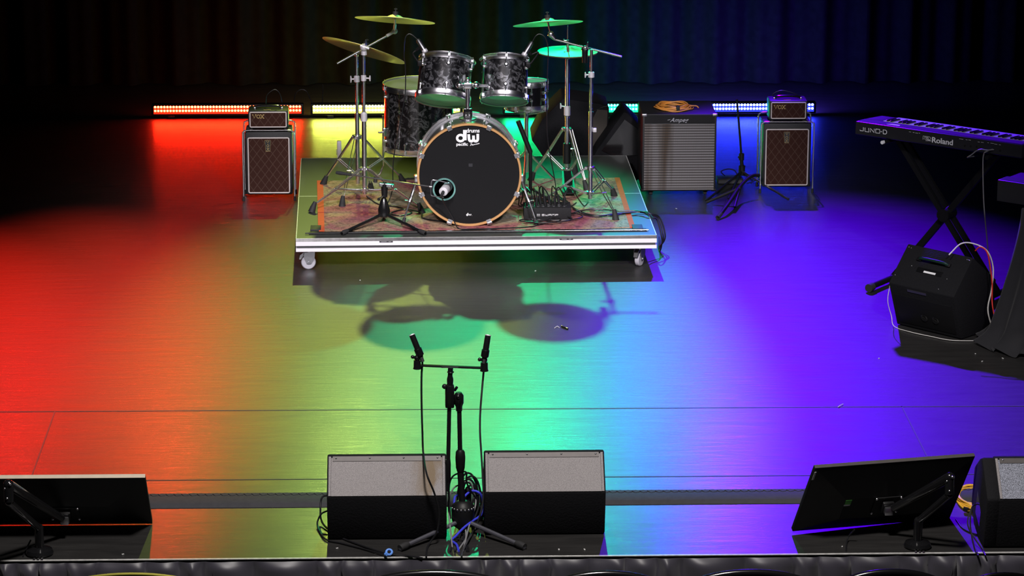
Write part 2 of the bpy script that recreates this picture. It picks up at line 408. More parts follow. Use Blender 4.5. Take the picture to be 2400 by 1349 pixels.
def plane_m(o, x, z):      # letters lie in the plane x (reading direction) / z (up)
    x = V(x).normalized(); z = V(z); z = (z-x*z.dot(x)).normalized(); n = x.cross(z)
    return Matrix(((x.x, z.x, n.x, o[0]), (x.y, z.y, n.y, o[1]), (x.z, z.z, n.z, o[2]), (0, 0, 0, 1)))
def strokes(b, m4, lines, w, thick=.12):
    n = (m4.to_3x3() @ V((0, 0, 1)))
    for ln in lines:
        ww = w
        if isinstance(ln, tuple) and isinstance(ln[1], float) and isinstance(ln[0], list): ln, ww = ln
        P = [m4 @ V((p[0], p[1], 0)) for p in ln]
        b.tube(P, ww/2, 8, flat=(n, thick))
def arc(cx, cy, rx, ry, a0, a1, n=14):
    return [(cx+rx*math.cos(math.radians(a0+(a1-a0)*i/n)), cy+ry*math.sin(math.radians(a0+(a1-a0)*i/n))) for i in range(n+1)]

# ------------------------------------------------------------------ setting
EDGE = -4.585
o = MB().box((0, (EDGE+7)/2, -.03), (16, 7-EDGE, .06)).build('floor', 'floor', None, 0); tag(o, kind='structure')
o = MB().box((0, -8, -1.32), (16, 6.6, .1)).build('floor', 'black_matt', None, 0); tag(o, kind='structure')
o = MB().box((0, 5.45, 2.5), (16, .1, 5.2)).build('wall_back', 'black_matt', None, 0); tag(o, kind='structure')
# backdrop curtain in folds
b = MB(); N = 900
row = []
for i in range(N+1):
    x = -6.5+13*i/N
    row.append((x, 5.22+.045*math.sin(x*17+1.3*math.sin(x*2.1))+.02*math.sin(x*41)))
for z in (.01, 1.2, 5.0):
    b.v += [V((x, y, z)) for x, y in row]
for k in range(2):
    for i in range(N): a = k*(N+1)+i; b.f.append([a, a+1, a+N+2, a+N+1])
tag(b.build('backdrop_curtain', 'curtain', None), 'wide black pleated backdrop curtain hanging behind the light bars', 'curtain')
# floor seams
def seam(n, x0, y0, x1, y1, wdt, m):
    d = (V((x1, y1, 0))-V((x0, y0, 0))).normalized(); s = V((-d.y, d.x, 0))*wdt/2
    b = MB().prism([V((x0, y0, .0002))-s, V((x1, y1, .0002))-s, V((x1, y1, .0002))+s, V((x0, y0, .0002))+s], (0, 0, .0016))
    tag(b.build('trim_%d' % n, m, None, 0), kind='structure')
seam(1, -6, -2.52, 6, -2.56, .010, 'groove')
seam(2, -6, -3.57, 6, -3.57, .008, 'groove')
seam(3, -2.06, -2.54, -2.06, -3.57, .006, 'groove')
seam(4, 1.985, -2.54, 1.985, -3.57, .006, 'groove')
o = MB().box((0, EDGE-.006, -.002), (12, .009, .004)).build('trim_5', 'edge_line', None, 0); tag(o, kind='structure')
o = MB().box((0, EDGE+.02, -.69), (12, .04, 1.18)).build('wall_front', 'black_matt', None, 0); tag(o, kind='structure')
# skirt
b = MB(); N = 1400; rows = [(-.006, .45), (-.02, 1.0), (-.045, 1.5), (-.09, 1.), (-.5, 1.2), (-1.25, 1.3)]
for z, k in rows:
    for i in range(N+1):
        x = -5+10*i/N
        ph = x*22+1.7*math.sin(x*3.1)+.9*math.sin(x*9.7)
        y = EDGE-.022-.026*k*(abs(math.sin(ph))**.55)-.006*k*math.sin(ph*2.3+1+z*40)
        b.v.append(V((x+.01*k*math.sin(ph*1.3), y, z)))
for k in range(len(rows)-1):
    for i in range(N): a = k*(N+1)+i; b.f.append([a, a+1, a+N+2, a+N+1])
M['skirt'] = mat('satin_skirt', (.040, .037, .052), .45, 0, .2, 10, sheen=.4)
tag(b.build('stage_skirt', 'skirt', None, 80), 'gathered black satin skirt hanging from the front edge of the stage', 'skirt')
# low rubber cable ramp across the stage
t = thing('cable_ramp', 'long dark grey rubber cable ramp lying across the front of the stage', 'cable cover', (0, -3.87, 0))
def f(b):
    b.prism([(-3.2, -3.95, .0005), (-3.2, -3.93, .014), (-3.2, -3.86, .022), (-3.2, -3.80, .016), (-3.2, -3.785, .0005)], (6.4, 0, 0))
part('body', 'tread', t, f)
def f(b):
    x = -3.19
    while x < 3.18:
        b.box((x, -3.835, .021), (.022, .03, .004), Matrix.Rotation(.5, 3, 'Z')); x += .034
part('tread_pattern', 'tread', t, f)

# ------------------------------------------------------------------ LED bars
def led_bar(x0, x1, y, zc, col, core, strength, label, back):
    t = thing('led_light_bar', label, 'light', ((x0+x1)/2, y, 0), 0, 'colour light bars on the floor under the backdrop')
    L = x1-x0
    part('housing', 'black', t, lambda b: (b.box(((x0+x1)/2, y+.035, zc), (L+.03, .06, .078), bev=.006)))
    for s in (.12, .88):
        part('foot', 'black', t, lambda b: b.box((x0+L*s, y+.035, .01), (.04, .09, .02)).box((x0+L*s, y+.04, .025), (.02, .02, .04)))
    me_ = emis('lens_'+label.split()[0], core, 2.2)  # emissive material of the strip that stands for the LED halo
    part('lens_strip', me_, t, lambda b: b.prism([V((x0, y+.0045, zc-.026)), V((x0, y+.0045, zc+.026)), V((x0, y+.02, zc+.026)), V((x0, y+.02, zc-.026))], (L, 0, 0)), label='glowing coloured strip added for the halo of the LEDs')  # emissive strip added behind the LEDs to stand for their halo
    m = emis('led_'+label.split()[0], core, strength)
    b = MB(); r = .0088
    b.lathe([(r, 0), (r*.9, .003), (1e-6, .0045)], (0, 0, 0), (0, -1, 0), 8)
    me_o = b.build('led', m, None); me = me_o.data; bpy.data.objects.remove(me_o)
    n = 48
    for j in (0, 1):
        for i in range(n):
            o = bpy.data.objects.new('led', me); C.objects.link(o); o.parent = t
            o.location = (x0+L*(i+.5)/n-(x0+x1)/2, .0045, zc+(-.013 if j else .013))
    # unseen area light added behind each bar to make the backdrop glow
    ld = bpy.data.lights.new('added_backdrop_glow', 'AREA'); ld.shape = 'RECTANGLE'; ld.size = L*.95; ld.size_y = .03; ld.color = col; ld.energy = back
    lo = bpy.data.objects.new('added_backdrop_glow', ld); C.objects.link(lo); lo.location = ((x0+x1)/2, y+.075, zc+.03)
    lo.rotation_euler = V((0, 1, .12)).to_track_quat('-Z', 'Y').to_euler()
    return t
for (pxa, pxb, py, col, core, s, lab) in [
        (360, 706, 258.5, (1, .03, .01), (1, .018, .004), 110, 'red glowing light bar on the floor behind the left small amplifier'),
        (733, 1078, 257, (1, 1, .2), (.72, .80, .10), 90, 'yellow glowing light bar on the floor behind the left cymbal stands'),
        (1184, 1531, 251, (0, 1, .4), (.006, .9, .26), 90, 'green glowing light bar on the floor behind the right cymbal stands'),
        (1562, 1908, 246, (.1, .05, 1), (.020, .034, 1), 130, 'blue glowing light bar on the floor behind the bass cabinet and right amplifier')]:
    a, c = aty(pxa, py, 4.1), aty(pxb, py, 4.1)
    led_bar(a.x, c.x, 4.1, .058, col, core, s*1.7, lab, {'r': 6, 'y': 9, 'g': 14, 'b': 65}[lab[0]])
for (pts, lab) in [
        ([(690, 246), (690, 232), (694, 218), (705, 210), (718, 214), (727, 232), (735, 246)], 'thin dark cable arching between the red and yellow light bars'),
        ([(756, 246), (756, 226), (757, 210), (756, 197)], 'short thin green lit cord standing up behind the yellow light bar')]:
    cable('mains_cable', [aty(x, y, 4.135) for x, y in pts], .0035, 'cable', lab)

# ------------------------------------------------------------------ drum riser
TH = .0186740; ZT = .2
def rs(a, c, z=ZT): return V((-1+a*math.cos(TH)-c*math.sin(TH), a*math.sin(TH)+c*math.cos(TH), z))
rr = Matrix.Rotation(TH, 3, 'Z')
t = thing('drum_riser', 'low rolling drum platform with dark deck and pale front rail on casters', 'platform', rs(1, 1, 0), TH)
for c0 in (0, 1):
    part('deck_panel', 'deck', t, lambda b: b.box(rs(1, c0+.5, ZT-.009), (1.992, .992, .018), rr))
    part('panel_rim', 'edge_line', t, lambda b: [b.box(rs(1, c0+e, ZT-.0095), (2.0, .004, .019), rr) for e in (.002, .998)] + [b.box(rs(e, c0+.5, ZT-.0095), (.004, 1.0, .019), rr) for e in (.002, 1.998)], label='thin bare metal edge around deck panel')
def rail(b, a0, a1, c0, c1):
    pass
def f(b):
    for (z, h) in ((ZT-.022, .042), (ZT-.0665, .019)):
        b.box(rs(1, .014, z), (2.0, .028, h), rr); b.box(rs(1, 1.986, z), (2.0, .028, h), rr)
        b.box(rs(.014, 1, z), (.028, 1.944, h), rr); b.box(rs(1.986, 1, z), (.028, 1.944, h), rr)
part('frame_rail', 'white_rail', t, f, label='pale painted frame rail')
def f(b):
    for (c, ln) in ((.018, 1.99), (1.982, 1.99)): b.box(rs(1, c, ZT-.05), (ln, .026, .016), rr)
    for a in (.018, 1.982): b.box(rs(a, 1, ZT-.05), (.026, 1.95, .016), rr)
    b.box(rs(1, 1, ZT-.05), (.04, 1.95, .05), rr)
part('rail_groove', 'groove', t, f, label='dark groove between the two pale rails')
for px in (905, 1328):
    q = aty(px, 567 if px < 1000 else 563, 0); a = q.x+1
    def f(b): b.box(rs(a, -.0005, q.z), (.075, .004, .008), rr, bev=.0015)
    part('latch_slot', 'groove', t, f)
    part('latch', 'steel', t, lambda b: b.box(rs(a-.012, -.0028, q.z), (.028, .003, .006), rr).box(rs(a+.02, -.0028, q.z), (.012, .003, .006), rr))
def caster(a, c, ang):
    g = V(rs(a, c, 0)); R_ = Matrix.Rotation(ang, 3, 'Z')
    br = part('caster_bracket', 'steel', t, lambda b: (
        b.box(g+V((0, 0, .119)), (.07, .06, .006), R_), b.cyl(g+V((0, 0, .095)), g+V((0, 0, .118)), .022),
        [b.prism([g+R_ @ V((p[0], s*.019, p[1])) for p in ((-.03, .1), (.03, .1), (.028, .07), (.008, .035), (-.016, .035), (-.034, .08))], R_ @ V((0, .003*s, 0))) for s in (1, -1)],
        b.cyl(g+R_ @ V((-.004, -.026, .042)), g+R_ @ V((-.004, .026, .042)), .007, seg=10),
        b.prism([g+R_ @ V(p) for p in ((-.03, -.012, .1), (-.052, -.012, .085), (-.058, -.012, .06), (-.048, -.012, .06), (-.03, -.012, .085))], R_ @ V((0, .024, 0)))))
    part('wheel', 'wheel', br, lambda b: (b.lathe([(.010, -.013), (.036, -.013), (.0405, -.008), (.0405, .008), (.036, .013), (.010, .013)], g+R_ @ V((-.004, 0, .0405)), R_ @ V((0, 1, 0)), 28)), label='grey caster wheel')
caster(.07, .10, math.radians(12)); caster(1.915, .10, math.radians(62)); caster(.08, 1.9, 0); caster(1.92, 1.9, .3)

# rug and mats
t = thing('drum_rug', 'faded pink and ochre patterned rug with orange side edges under the drum kit', 'rug', rs(1, .8, ZT), TH)
z0 = ZT+.0005
FL_, BL_, FR_, BR_ = V((-.845, .14, z0)), V((-.885, 1.37, z0)), V((.86, .19, z0)), V((.85, 1.41, z0))
part('pile', 'rug', t, lambda b: b.prism([FL_, FR_, BR_, BL_], (0, 0, .006)))
part('side_binding', 'rug_edge', t, lambda b: b.prism([FL_-V((.036, -.02, 0)), FL_, BL_, BL_-V((.036, 0, 0))], (0, 0, .007)), label='orange red binding along the rug edge')
part('side_binding', 'rug_edge', t, lambda b: b.prism([FR_, FR_+V((.03, .015, 0)), BR_+V((.03, 0, 0)), BR_], (0, 0, .007)), label='orange red binding along the rug edge')
t = thing('anchor_strip', 'long black strip along the front of the rug with square end pads', 'mat strip', (0, .1, ZT))
part('strip', 'gaffer', t, lambda b: b.prism([V((-.93, .075, z0)), V((.95, .115, z0)), V((.95, .178, z0)), V((-.93, .138, z0))], (0, 0, .004)))
for (px, py, q) in ((740, 533, 0), (1494, 531, 1)):
    g = fl(px, py, ZT+.01)
    part('end_pad', 'rubber', t, lambda b: b.box(g+V((0, 0, -.004)), (.058, .10, .012), bev=.002))
part('rod', 'black_gloss', t, lambda b: b.tube([V((-.95, .088, z0+.007)), V((.96, .128, z0+.007))], .004, 8))

# ------------------------------------------------------------------ drums
def torus_prof(R, w, h, n=10):
    return [(R+w*math.cos(2*PI*i/n), h*math.sin(2*PI*i/n)) for i in range(n)]
def make_drum(t, c, ax, R, depth, shell, top_head, bot_head, lugs, xdir, lug_style=1, phase=0.):
    c = V(c); ax = V(ax).normalized(); xx, yy, z = frame(ax, xdir)
    part('shell', shell, t, lambda b: b.lathe([(R, -depth/2), (R, depth/2), (R-.006, depth/2), (R-.006, -depth/2)], c, ax, 56, True))
    for s, nm, m in ((1, 'batter_head', top_head), (-1, 'resonant_head', bot_head)):
        part(nm, m, t, lambda b: b.lathe([(R+.002, 0), (R+.002, .002*s), (R*.6, .0025*s), (1e-6, .003*s)], c+z*s*(depth/2+.002), ax, 56), label='green lit translucent drum head' if s < 0 else None)
        part('hoop', 'chrome', t, lambda b: b.lathe([(R+.004, -.022*s), (R+.009, -.022*s), (R+.009, -.002*s), (R+.005, .008*s), (R+.009, .012*s), (R+.009, .014*s), (R+.003, .013*s), (R+.003, 0)], c+z*s*depth/2, ax, 64, True))
    for i in range(lugs):
        an = 2*PI*(i+phase)/lugs; d = xx*math.cos(an)+yy*math.sin(an)
        for s in (1, -1):
            def f(b):
                p = c+d*(R+.006)+z*s*(depth/2-.055)
                b.tube([p-d*.008, p+d*.004, p+d*.012], [.011, .011, .006], 10)
                b.tube([p+d*.006-z*s*.006, p+d*.006+z*s*.03], .0048, 8)
                b.tube([p+d*.008+z*s*.02, c+d*(R+.014)+z*s*(depth/2+.016)], .0028, 6)
                b.box(c+d*(R+.012)+z*s*(depth/2-.004), (.012, .012, .016), Matrix((xx, yy, z)).transposed())
            part('lug', 'chrome', t, f)
# rack toms
def tomaxis(back, side): return (Matrix.Rotation(math.radians(side), 3, 'Y') @ Matrix.Rotation(math.radians(-back), 3, 'X')) @ V((0, 0, 1))
LT = aty(1042, 187, .70); RT = aty(1183, 187, .70)
axL = tomaxis(26, 6.5); axR = tomaxis(25, 2.5)
t = thing('rack_tom', 'black pearl rack tom with chrome hoops on the left of the tom post', 'drum', LT-V((0, 0, .13)), 0, 'rack toms above the bass drum')
make_drum(t, LT, axL, .150, .225, 'pearl', 'clearhead', 'clearhead', 6, (0, -1, 0), phase=.04)
t2 = thing('rack_tom', 'smaller black pearl rack tom with chrome hoops on the right of the tom post', 'drum', RT-V((0, 0, .13)), 0, 'rack toms above the bass drum')
make_drum(t2, RT, axR, .130, .225, 'pearl', 'clearhead', 'clearhead', 6, (0, -1, 0), phase=.0)
for tt, cc, s, R_, dx in ((t, LT, 1, .150, -1), (t2, RT, -1, .130, 1)):
    p = cc+V((s*(R_-.02)*.75, -(R_)*.72, -.0))
    part('mount_plate', 'chrome', tt, lambda b: (b.box(p, (.052, .010, .10), Matrix.Rotation(s*.75, 3, 'Z'), bev=.003), b.ball(p+V((s*.01, -.018, -.02)), .02), b.tube([p+V((0, -.012, .03)), p+V((0, -.012, -.04))], .005)))
    def f(b):
        xx, yy, z = frame(axL if s == 1 else axR, (s, -.6, 0))
        b.tube([cc+(xx*math.cos(a)+yy*math.sin(a))*(R_+.016)+z*(.115) for a in [math.radians(q) for q in range(-40, 41, 8)]], .004, 6)
    part('suspension_bracket', 'chrome', tt, f)
# floor tom
FT = V((-.315, 1.42, .585))
t = thing('floor_tom', 'large black pearl floor tom standing behind the left rack tom', 'drum', (FT.x, FT.y, ZT))
make_drum(t, FT, tomaxis(0, 0), .205, .375, 'pearl', 'clearhead', 'clearhead', 8, (0, -1, 0), phase=.5)
for an in (200, 320, 80):
    d = V((math.cos(math.radians(an)), math.sin(math.radians(an)), 0)); p = FT+d*.225
    lg = part('leg', 'chrome', t, lambda b: b.tube([p+V((0, 0, .02)), p+V((0, 0, -.28)), p+V((0, 0, -.33))+d*.02, V((p.x, p.y, ZT+.03))+d*.05], .0055, 8))
    part('leg_bracket', 'chrome', lg, lambda b: (b.box(p-d*.012+V((0, 0, -.08)), (.03, .03, .05), Matrix.Rotation(math.radians(an), 3, 'Z'), bev=.004), b.tube([p+V((0, 0, -.08)), p+d*.03+V((0, 0, -.08))], .006)))
    part('rubber_foot', 'rubber', lg, lambda b: b.cyl(V((p.x, p.y, ZT+.001))+d*.052, V((p.x, p.y, ZT+.04))+d*.05, .013, .009, 12))
# snare
SN = aty(1262, 222, 1.3)
t = thing('snare_drum', 'small dark snare drum half hidden behind the right rack tom', 'drum', (SN.x, SN.y, ZT))
make_drum(t, V((SN.x-.07, SN.y, SN.z)), tomaxis(4, 0), .115, .15, 'black_gloss', 'clearhead', 'clearhead', 8, (0, -1, 0), phase=.25)
sx = SN.x-.07
part('stand_post', 'chrome', t, lambda b: b.tube([V((sx, SN.y, .27)), V((sx, SN.y, SN.z-.1))], .012, 12))
part('basket', 'chrome', t, lambda b: [b.tube([V((sx, SN.y, SN.z-.12)), V((sx+.11*math.cos(a), SN.y+.11*math.sin(a), SN.z-.11)), V((sx+.128*math.cos(a), SN.y+.128*math.sin(a), SN.z-.07))], .006, 8) for a in (.4, 2.5, 4.6)])
for a in (.4, 2.5, 4.6):
    part('leg', 'chrome', t, lambda b: b.tube([V((sx, SN.y, .40)), V((sx+.18*math.cos(a), SN.y+.18*math.sin(a), ZT+.012))], .007, 8))

# bass drum
BC = V((-.037, .25, .498)); bt = math.radians(2.0); BA = V((0, -math.cos(bt), math.sin(bt)))  # axis toward the house
t = thing('bass_drum', 'bass drum with black front head, wooden hoop and white lettering', 'drum', (BC.x, BC.y+.2, ZT+.007))
BR, BD_ = .278, .37
bx, by, bz = V((1, 0, 0)), V((0, math.sin(bt), math.cos(bt))), BA
part('shell', 'greyshell', t, lambda b: b.lathe([(BR, -BD_), (BR, -.02), (BR-.008, -.02), (BR-.008, -BD_)], BC, BA, 72, True))
part('front_hoop', 'wood_hoop', t, lambda b: b.lathe([(BR+.001, -.035), (BR+.013, -.035), (BR+.0145, -.03), (BR+.0145, .006), (BR+.012, .009), (BR+.003, .009), (BR+.001, .006)], BC, BA, 96, True), label='natural wood front hoop')
part('rear_hoop', 'chrome', t, lambda b: b.lathe([(BR+.001, -.02), (BR+.014, -.02), (BR+.015, .018), (BR+.001, .018)], BC-BA*BD_, BA, 72, True), label='metal rear hoop')
HC = BC+V((-.139, 0, -.08)) ; HR = .058   # mic port
def f(b):  # head with port
    n = 96; ring = []; po = []
    for i in range(n):
        a = 2*PI*i/n; ring.append(BC+bx*math.cos(a)*(BR+.0015)+by*math.sin(a)*(BR+.0015)-BA*.002)
        po.append(HCp+bx*math.cos(a)*HR+by*math.sin(a)*HR)
    k = len(b.v); b.v += ring+po
    for i in range(n): b.f.append([k+i, k+(i+1) % n, k+n+(i+1) % n, k+n+i])
q0 = aty(1041, 443, BC.y); HCp = BC+bx*(q0.x-BC.x)+by*(q0.z-BC.z)-BA*.002
hd = part('front_head', 'drumhead', t, f, label='black front head')
part('rear_head', 'drumhead', t, lambda b: b.lathe([(BR-.01, 0), (1e-6, .002)], BC-BA*BD_, BA, 64))
M['portring'] = mat('teal_port_ring', (.25, .55, .5), .2, .6)
part('port_ring', 'portring', t, lambda b: b.lathe([(HR-.004, -.004), (HR+.006, -.003), (HR+.006, .005), (HR-.003, .006)], HCp, BA, 48, True), label='shiny ring around the microphone hole')
# lettering: dw drums / pacific Series
mm = plane_m(BC+BA*.0008+bx*.0+by*0, bx, by)
def ap(px, py): q = aty(px, py, BC.y); return V((q.x-BC.x, q.z-BC.z))
S = 1/427.
def L(px, py): q = ap(px, py); return (q.x, q.y)
def f(b):
    strokes(b, mm, [
        ([L(1089.5, 305), L(1089.5, 329)], 8.6*S), (arc(*L(1079.5, 324), 8.2*S, 7.6*S, 0, 360, 26), 5.8*S),
        ([L(1098.5, 315)]+arc(*L(1104.5, 326), 5.2*S, 5.6*S, 180, 360, 12)+[L(1109.7, 318)], 6.4*S),
        ([L(1109.7, 318)]+arc(*L(1115, 326), 5.0*S, 5.6*S, 180, 360, 12)+[L(1119.8, 314)], 6.4*S)], 6*S)
    for px, r in ((1105, 0), (1114.5, 0)): pass
    vs, fs = text_mesh('drums', 13*S, bold=.0008, sp=.95); o_ = L(1108.5, 307); b.add(vs, fs, mm @ Matrix.Translation(V((*o_, 0))))
    vs, fs = text_mesh('pacific', 12.0*S, bold=.0008); o_ = L(1083, 338.5); b.add(vs, fs, mm @ Matrix.Translation(V((*o_, 0))) @ Matrix.Diagonal((.93, .85, 1, 1)))
    strokes(b, mm, [([L(*p) for p in ((1106, 336), (1103, 337.5), (1105.5, 339), (1102, 341.5))], 1.5*S),
        ([L(*p) for p in ((1106, 340), (1108.5, 338.5), (1107, 338), (1106.8, 340.5), (1109, 340.5), (1110.5, 338.5), (1111, 340), (1113, 337.8), (1113.5, 339.3), (1115.5, 337.5), (1116, 339), (1118, 337), (1119, 336.2), (1117.8, 338), (1120.5, 337.6), (1122.5, 335.3), (1121.5, 337.2), (1124, 336.5))], 1.4*S)], 1.4*S)
    # small dw near the bottom
    strokes(b, mm, [([L(1096.6, 498), L(1096.6, 504)], 2*S), (arc(*L(1095, 502.5), 1.7*S, 1.8*S, 0, 360), 1.6*S),
        ([L(1099, 500.5), L(1100.2, 504), L(1101.7, 501), L(1103, 504), L(1104.3, 500.5)], 1.7*S), ([L(1106.5, 504), L(1106.7, 504)], 1.5*S)], 1.6*S)
part('lettering', 'white', hd, f, label='white logo lettering', smooth=0)
part('beater_patch', mat('grey_patch', (.03, .03, .036), .4), hd, lambda b: b.box(BC+bx*.007+by*.055+BA*-.0008, (.022, .001, .018)))
for i in range(8):
    a = math.radians(22.5+45*i); d = bx*math.cos(a)+by*math.sin(a)
    for s, z in ((1, 0), (-1, -BD_)):
        def f(b):
            p = BC+d*(BR+.014)+BA*z
            b.box(p+d*.003, (.030, .012, .036), Matrix((d.cross(BA), d, BA)).transposed(), bev=.002)
            b.tube([p+d*.010+BA*.014*s, p+d*.012-BA*.06*s], .003, 6)
            q = BC+d*(BR+.010)+BA*(z-.055*s); b.tube([q, q-BA*.055*s], [.010, .008], 8); b.ball(q+d*.002, .012, 8)
        part('lug', 'chrome', t, f)
    part('claw_hook', 'chrome', t, lambda b: b.box(BC+d*(BR+.006)+BA*.0095, (.026, .003, .022), Matrix((d.cross(BA), BA, d)).transposed()))
for s, foot, k in ((-1, (944, 528), (974, 430)), (1, (1258, 529), (1229, 432))):
    p0 = V((BC.x+s*(BR+.012), .36, .455)); p1 = fl(*foot, ZT)+V((0, 0, .012))
    sp = part('spur', 'chrome', t, lambda b: (b.tube([p0, p0*.5+p1*.5], .0085, 10), b.tube([p0*.5+p1*.5, p1], .0055, 8), b.box(p0, (.035, .05, .04), bev=.006), b.cyl(p0*.53+p1*.47, p0*.47+p1*.53, .013), b.tube([p0*.5+p1*.5, p0*.5+p1*.5+V((s*.03, -.01, .004))], .003)))
    part('rubber_tip', 'rubber', sp, lambda b: b.cyl(p1+V((0, 0, -.011)), p1+(p0-p1).normalized()*.035, .013, .009, 12))
# tom post on the shell
pb = V((BC.x-.005, .47, BC.z+BR-.002)); ptop = aty(1096, 200, .47)
tp = part('tom_post', 'chrome', t, lambda b: (b.tube([pb+V((0, 0, .0)), V((pb.x, pb.y, ptop.z))], .0125, 16), b.lathe([(.05, 0), (.05, .006), (.034, .012), (.030, .016)], pb-V((0, 0, .004)), (0, 0, 1), 24)))
part('base_block', 'black_gloss', tp, lambda b: b.box(pb+V((0, 0, .035)), (.052, .05, .05), bev=.005))
part('head_block', 'chrome', tp, lambda b: (b.box(V((pb.x, pb.y, ptop.z)), (.045, .04, .036), bev=.006), b.ball(V((pb.x, pb.y, ptop.z+.028)), .016)))
for s, tg in ((-1, LT+V((.10, -.11, -.02))), (1, RT+V((-.085, -.095, -.02)))):
    a0 = V((pb.x+s*.012, pb.y, ptop.z+.002))
    part('tom_arm', 'chrome', tp, lambda b: (b.tube(smooth_pts([a0, a0+V((s*.035, -.01, .002)), tg], 5), .0095, 12), b.ball(a0+V((s*.035, -.012, .002)), .02), b.tube([a0+V((s*.02, -.02, .01)), a0+V((s*.02, -.045, .014))], .005)))

# ------------------------------------------------------------------ cymbals and stands
def make_cymbal(name, px, py, Y, R, back, side, label, group, bell=True, cup=.0):
    c = aty(px, py, Y); ax = tomaxis(back, side)
    t = thing(name, label, 'cymbal', c, 0, group)
    part('plate', 'bronze', t, lambda b: b.lathe([(1e-6, .020), (.012, .0195), (.030, .014), (R*.21, .004), (R*.6, -.004), (R, -.013), (R, -.0145), (R*.6, -.0055), (R*.21, .0022), (.03, .012), (1e-6, .018)], c, ax, 64))
    part('felt_and_nut', 'rubber', t, lambda b: (b.cyl(c+ax*.018, c+ax*.036, .016, seg=14), b.tube([c+ax*.036, c+ax*.056], .004), b.tube([c+ax*.05-V((.009, 0, 0)), c+ax*.05+V((.009, 0, 0))], .0035)))
    return c, ax
cA, aA = make_cymbal('crash_cymbal', 926, 42, .78, .228, 14.5, 4.6, 'bronze crash cymbal highest on the left, lying nearly flat', 'crash and ride cymbals')
cB, aB = make_cymbal('crash_cymbal', 1284, 50, .80, .200, 14.5, -3.8, 'bronze crash cymbal highest on the right, above the hi-hat', 'crash and ride cymbals')
cC, aC = make_cymbal('crash_cymbal', 854, 113, 1.12, .250, 17, 18.0, 'bronze cymbal tilted steeply down to the right behind the left stand', 'crash and ride cymbals')

def tripod(t, c, zc, feet, r_leg=.006, zlow=None, mm_='chrome', dbl=True):
    c = V((c[0], c[1], 0)); zlow = zlow or ZT+.085
    for fx, fy in feet:
        p = V((fx, fy, ZT+.03)); d = (V((fx, fy, 0))-c).normalized(); s = V((-d.y, d.x, 0))*.010
        top = V((c.x, c.y, zc))+d*.028; mid = top.lerp(p, .52)
        def f(b):
            for k in ((1, -1) if dbl else (0,)):
                b.tube([top+s*k, top.lerp(p, .1)+s*k, mid+s*k, p+V((0, 0, .01))+s*k*.3], r_leg*.8, 8, flat=(s, .45) if dbl else None)
        lg = part('leg', mm_, t, f)
        part('brace', mm_, lg, lambda b: ([b.tube([V((c.x, c.y, zlow))+d*.026+s*k, mid+s*k], r_leg*.7, 6, flat=(s, .45)) for k in ((1, -1) if dbl else (0,))], b.tube([mid-s*1.4, mid+s*1.4], .004, 8)))
        part('rubber_foot', 'rubber', lg, lambda b: b.tube([p+V((0, 0, .030))-d*.012, p+V((0, 0, -.004))+d*.004, V((fx, fy, ZT+.001))+d*.014], [.0105, .0175, .021], 12))
    for z in (zc, zlow):
        part('collar', mm_, t, lambda b: [b.lathe([(.016, -.012), (.024, -.010), (.024, .010), (.016, .012)], V((c.x, c.y, z)), (0, 0, 1), 18, True)] + [b.box(V((0, 0, z))+c+(V((fx, fy, 0))-c).normalized()*.024, (.018, .016, .016), Matrix.Rotation(math.atan2(fy-c.y, fx-c.x), 3, 'Z')) for fx, fy in feet])
def wing(b, p, d, s=.02):
    d = V(d).normalized(); b.tube([p, p+d*.02], .004, 8); u = V((0, 0, 1))
    b.tube([p+d*.024-u*s*.8, p+d*.022, p+d*.024+u*s*.8], [.003, .006, .003], 8)
def fl_xy(px, py): q = fl(px, py, ZT); return (q.x, q.y)
# left boom stand
cx, cy = -.63, .80
t = thing('cymbal_boom_stand', 'chrome boom stand at the left front of the rug holding the highest left cymbal', 'stand', (cx, cy, ZT), 0, 'cymbal stands')
tripod(t, (cx, cy), .41, [fl_xy(735, 497), fl_xy(985, 500), (-.60, 1.12)])
jt = aty(853, 110, cy)
part('lower_tube', 'chrome', t, lambda b: b.tube([V((cx, cy, ZT+.06)), V((cx, cy, .72))], .0135, 16))
part('upper_tube', 'chrome', t, lambda b: b.tube([V((cx, cy, .70)), V((cx, cy, jt.z))], .0095, 16))
part('height_clamp', 'satin', t, lambda b: (b.lathe([(.012, -.03), (.019, -.026), (.019, .018), (.013, .026)], V((cx, cy, .715)), (0, 0, 1), 18), b.lathe([(.011, -.018), (.016, -.014), (.016, .014), (.011, .018)], V((cx, cy, aty(856, 183, cy).z)), (0, 0, 1), 18), wing(b, V((cx+.014, cy, aty(856, 183, cy).z)), (1, -.3, 0))))
b0 = aty(790, 149, cy-.03); b1 = aty(917, 78, .9)
bo = part('boom_arm', 'chrome', t, lambda b: b.tube([b0, b1], .0062, 12))
part('boom_joint', 'satin', bo, lambda b: (b.ball(jt+V((0, -.012, 0)), .022), b.cyl(jt+V((0, 0, -.045)), jt, .017, .014), b.tube([jt+V((-.02, -.02, .012)), jt+V((.03, -.03, -.004))], .008)))
tl = aty(925, 73, .91)
part('tilter', 'satin', bo, lambda b: (b.ball(tl, .017), b.tube([b1-(b1-b0).normalized()*.03, tl], .0095, 10), b.tube([tl, cA-aA*.005], .005), b.tube([tl+V((0, 0, .01)), tl.lerp(cA, .5)], .0085)))
part('boom_joint_wing', 'chrome', bo, lambda b: wing(b, jt+V((.0, -.02, .02)), (.4, -.6, .5)))
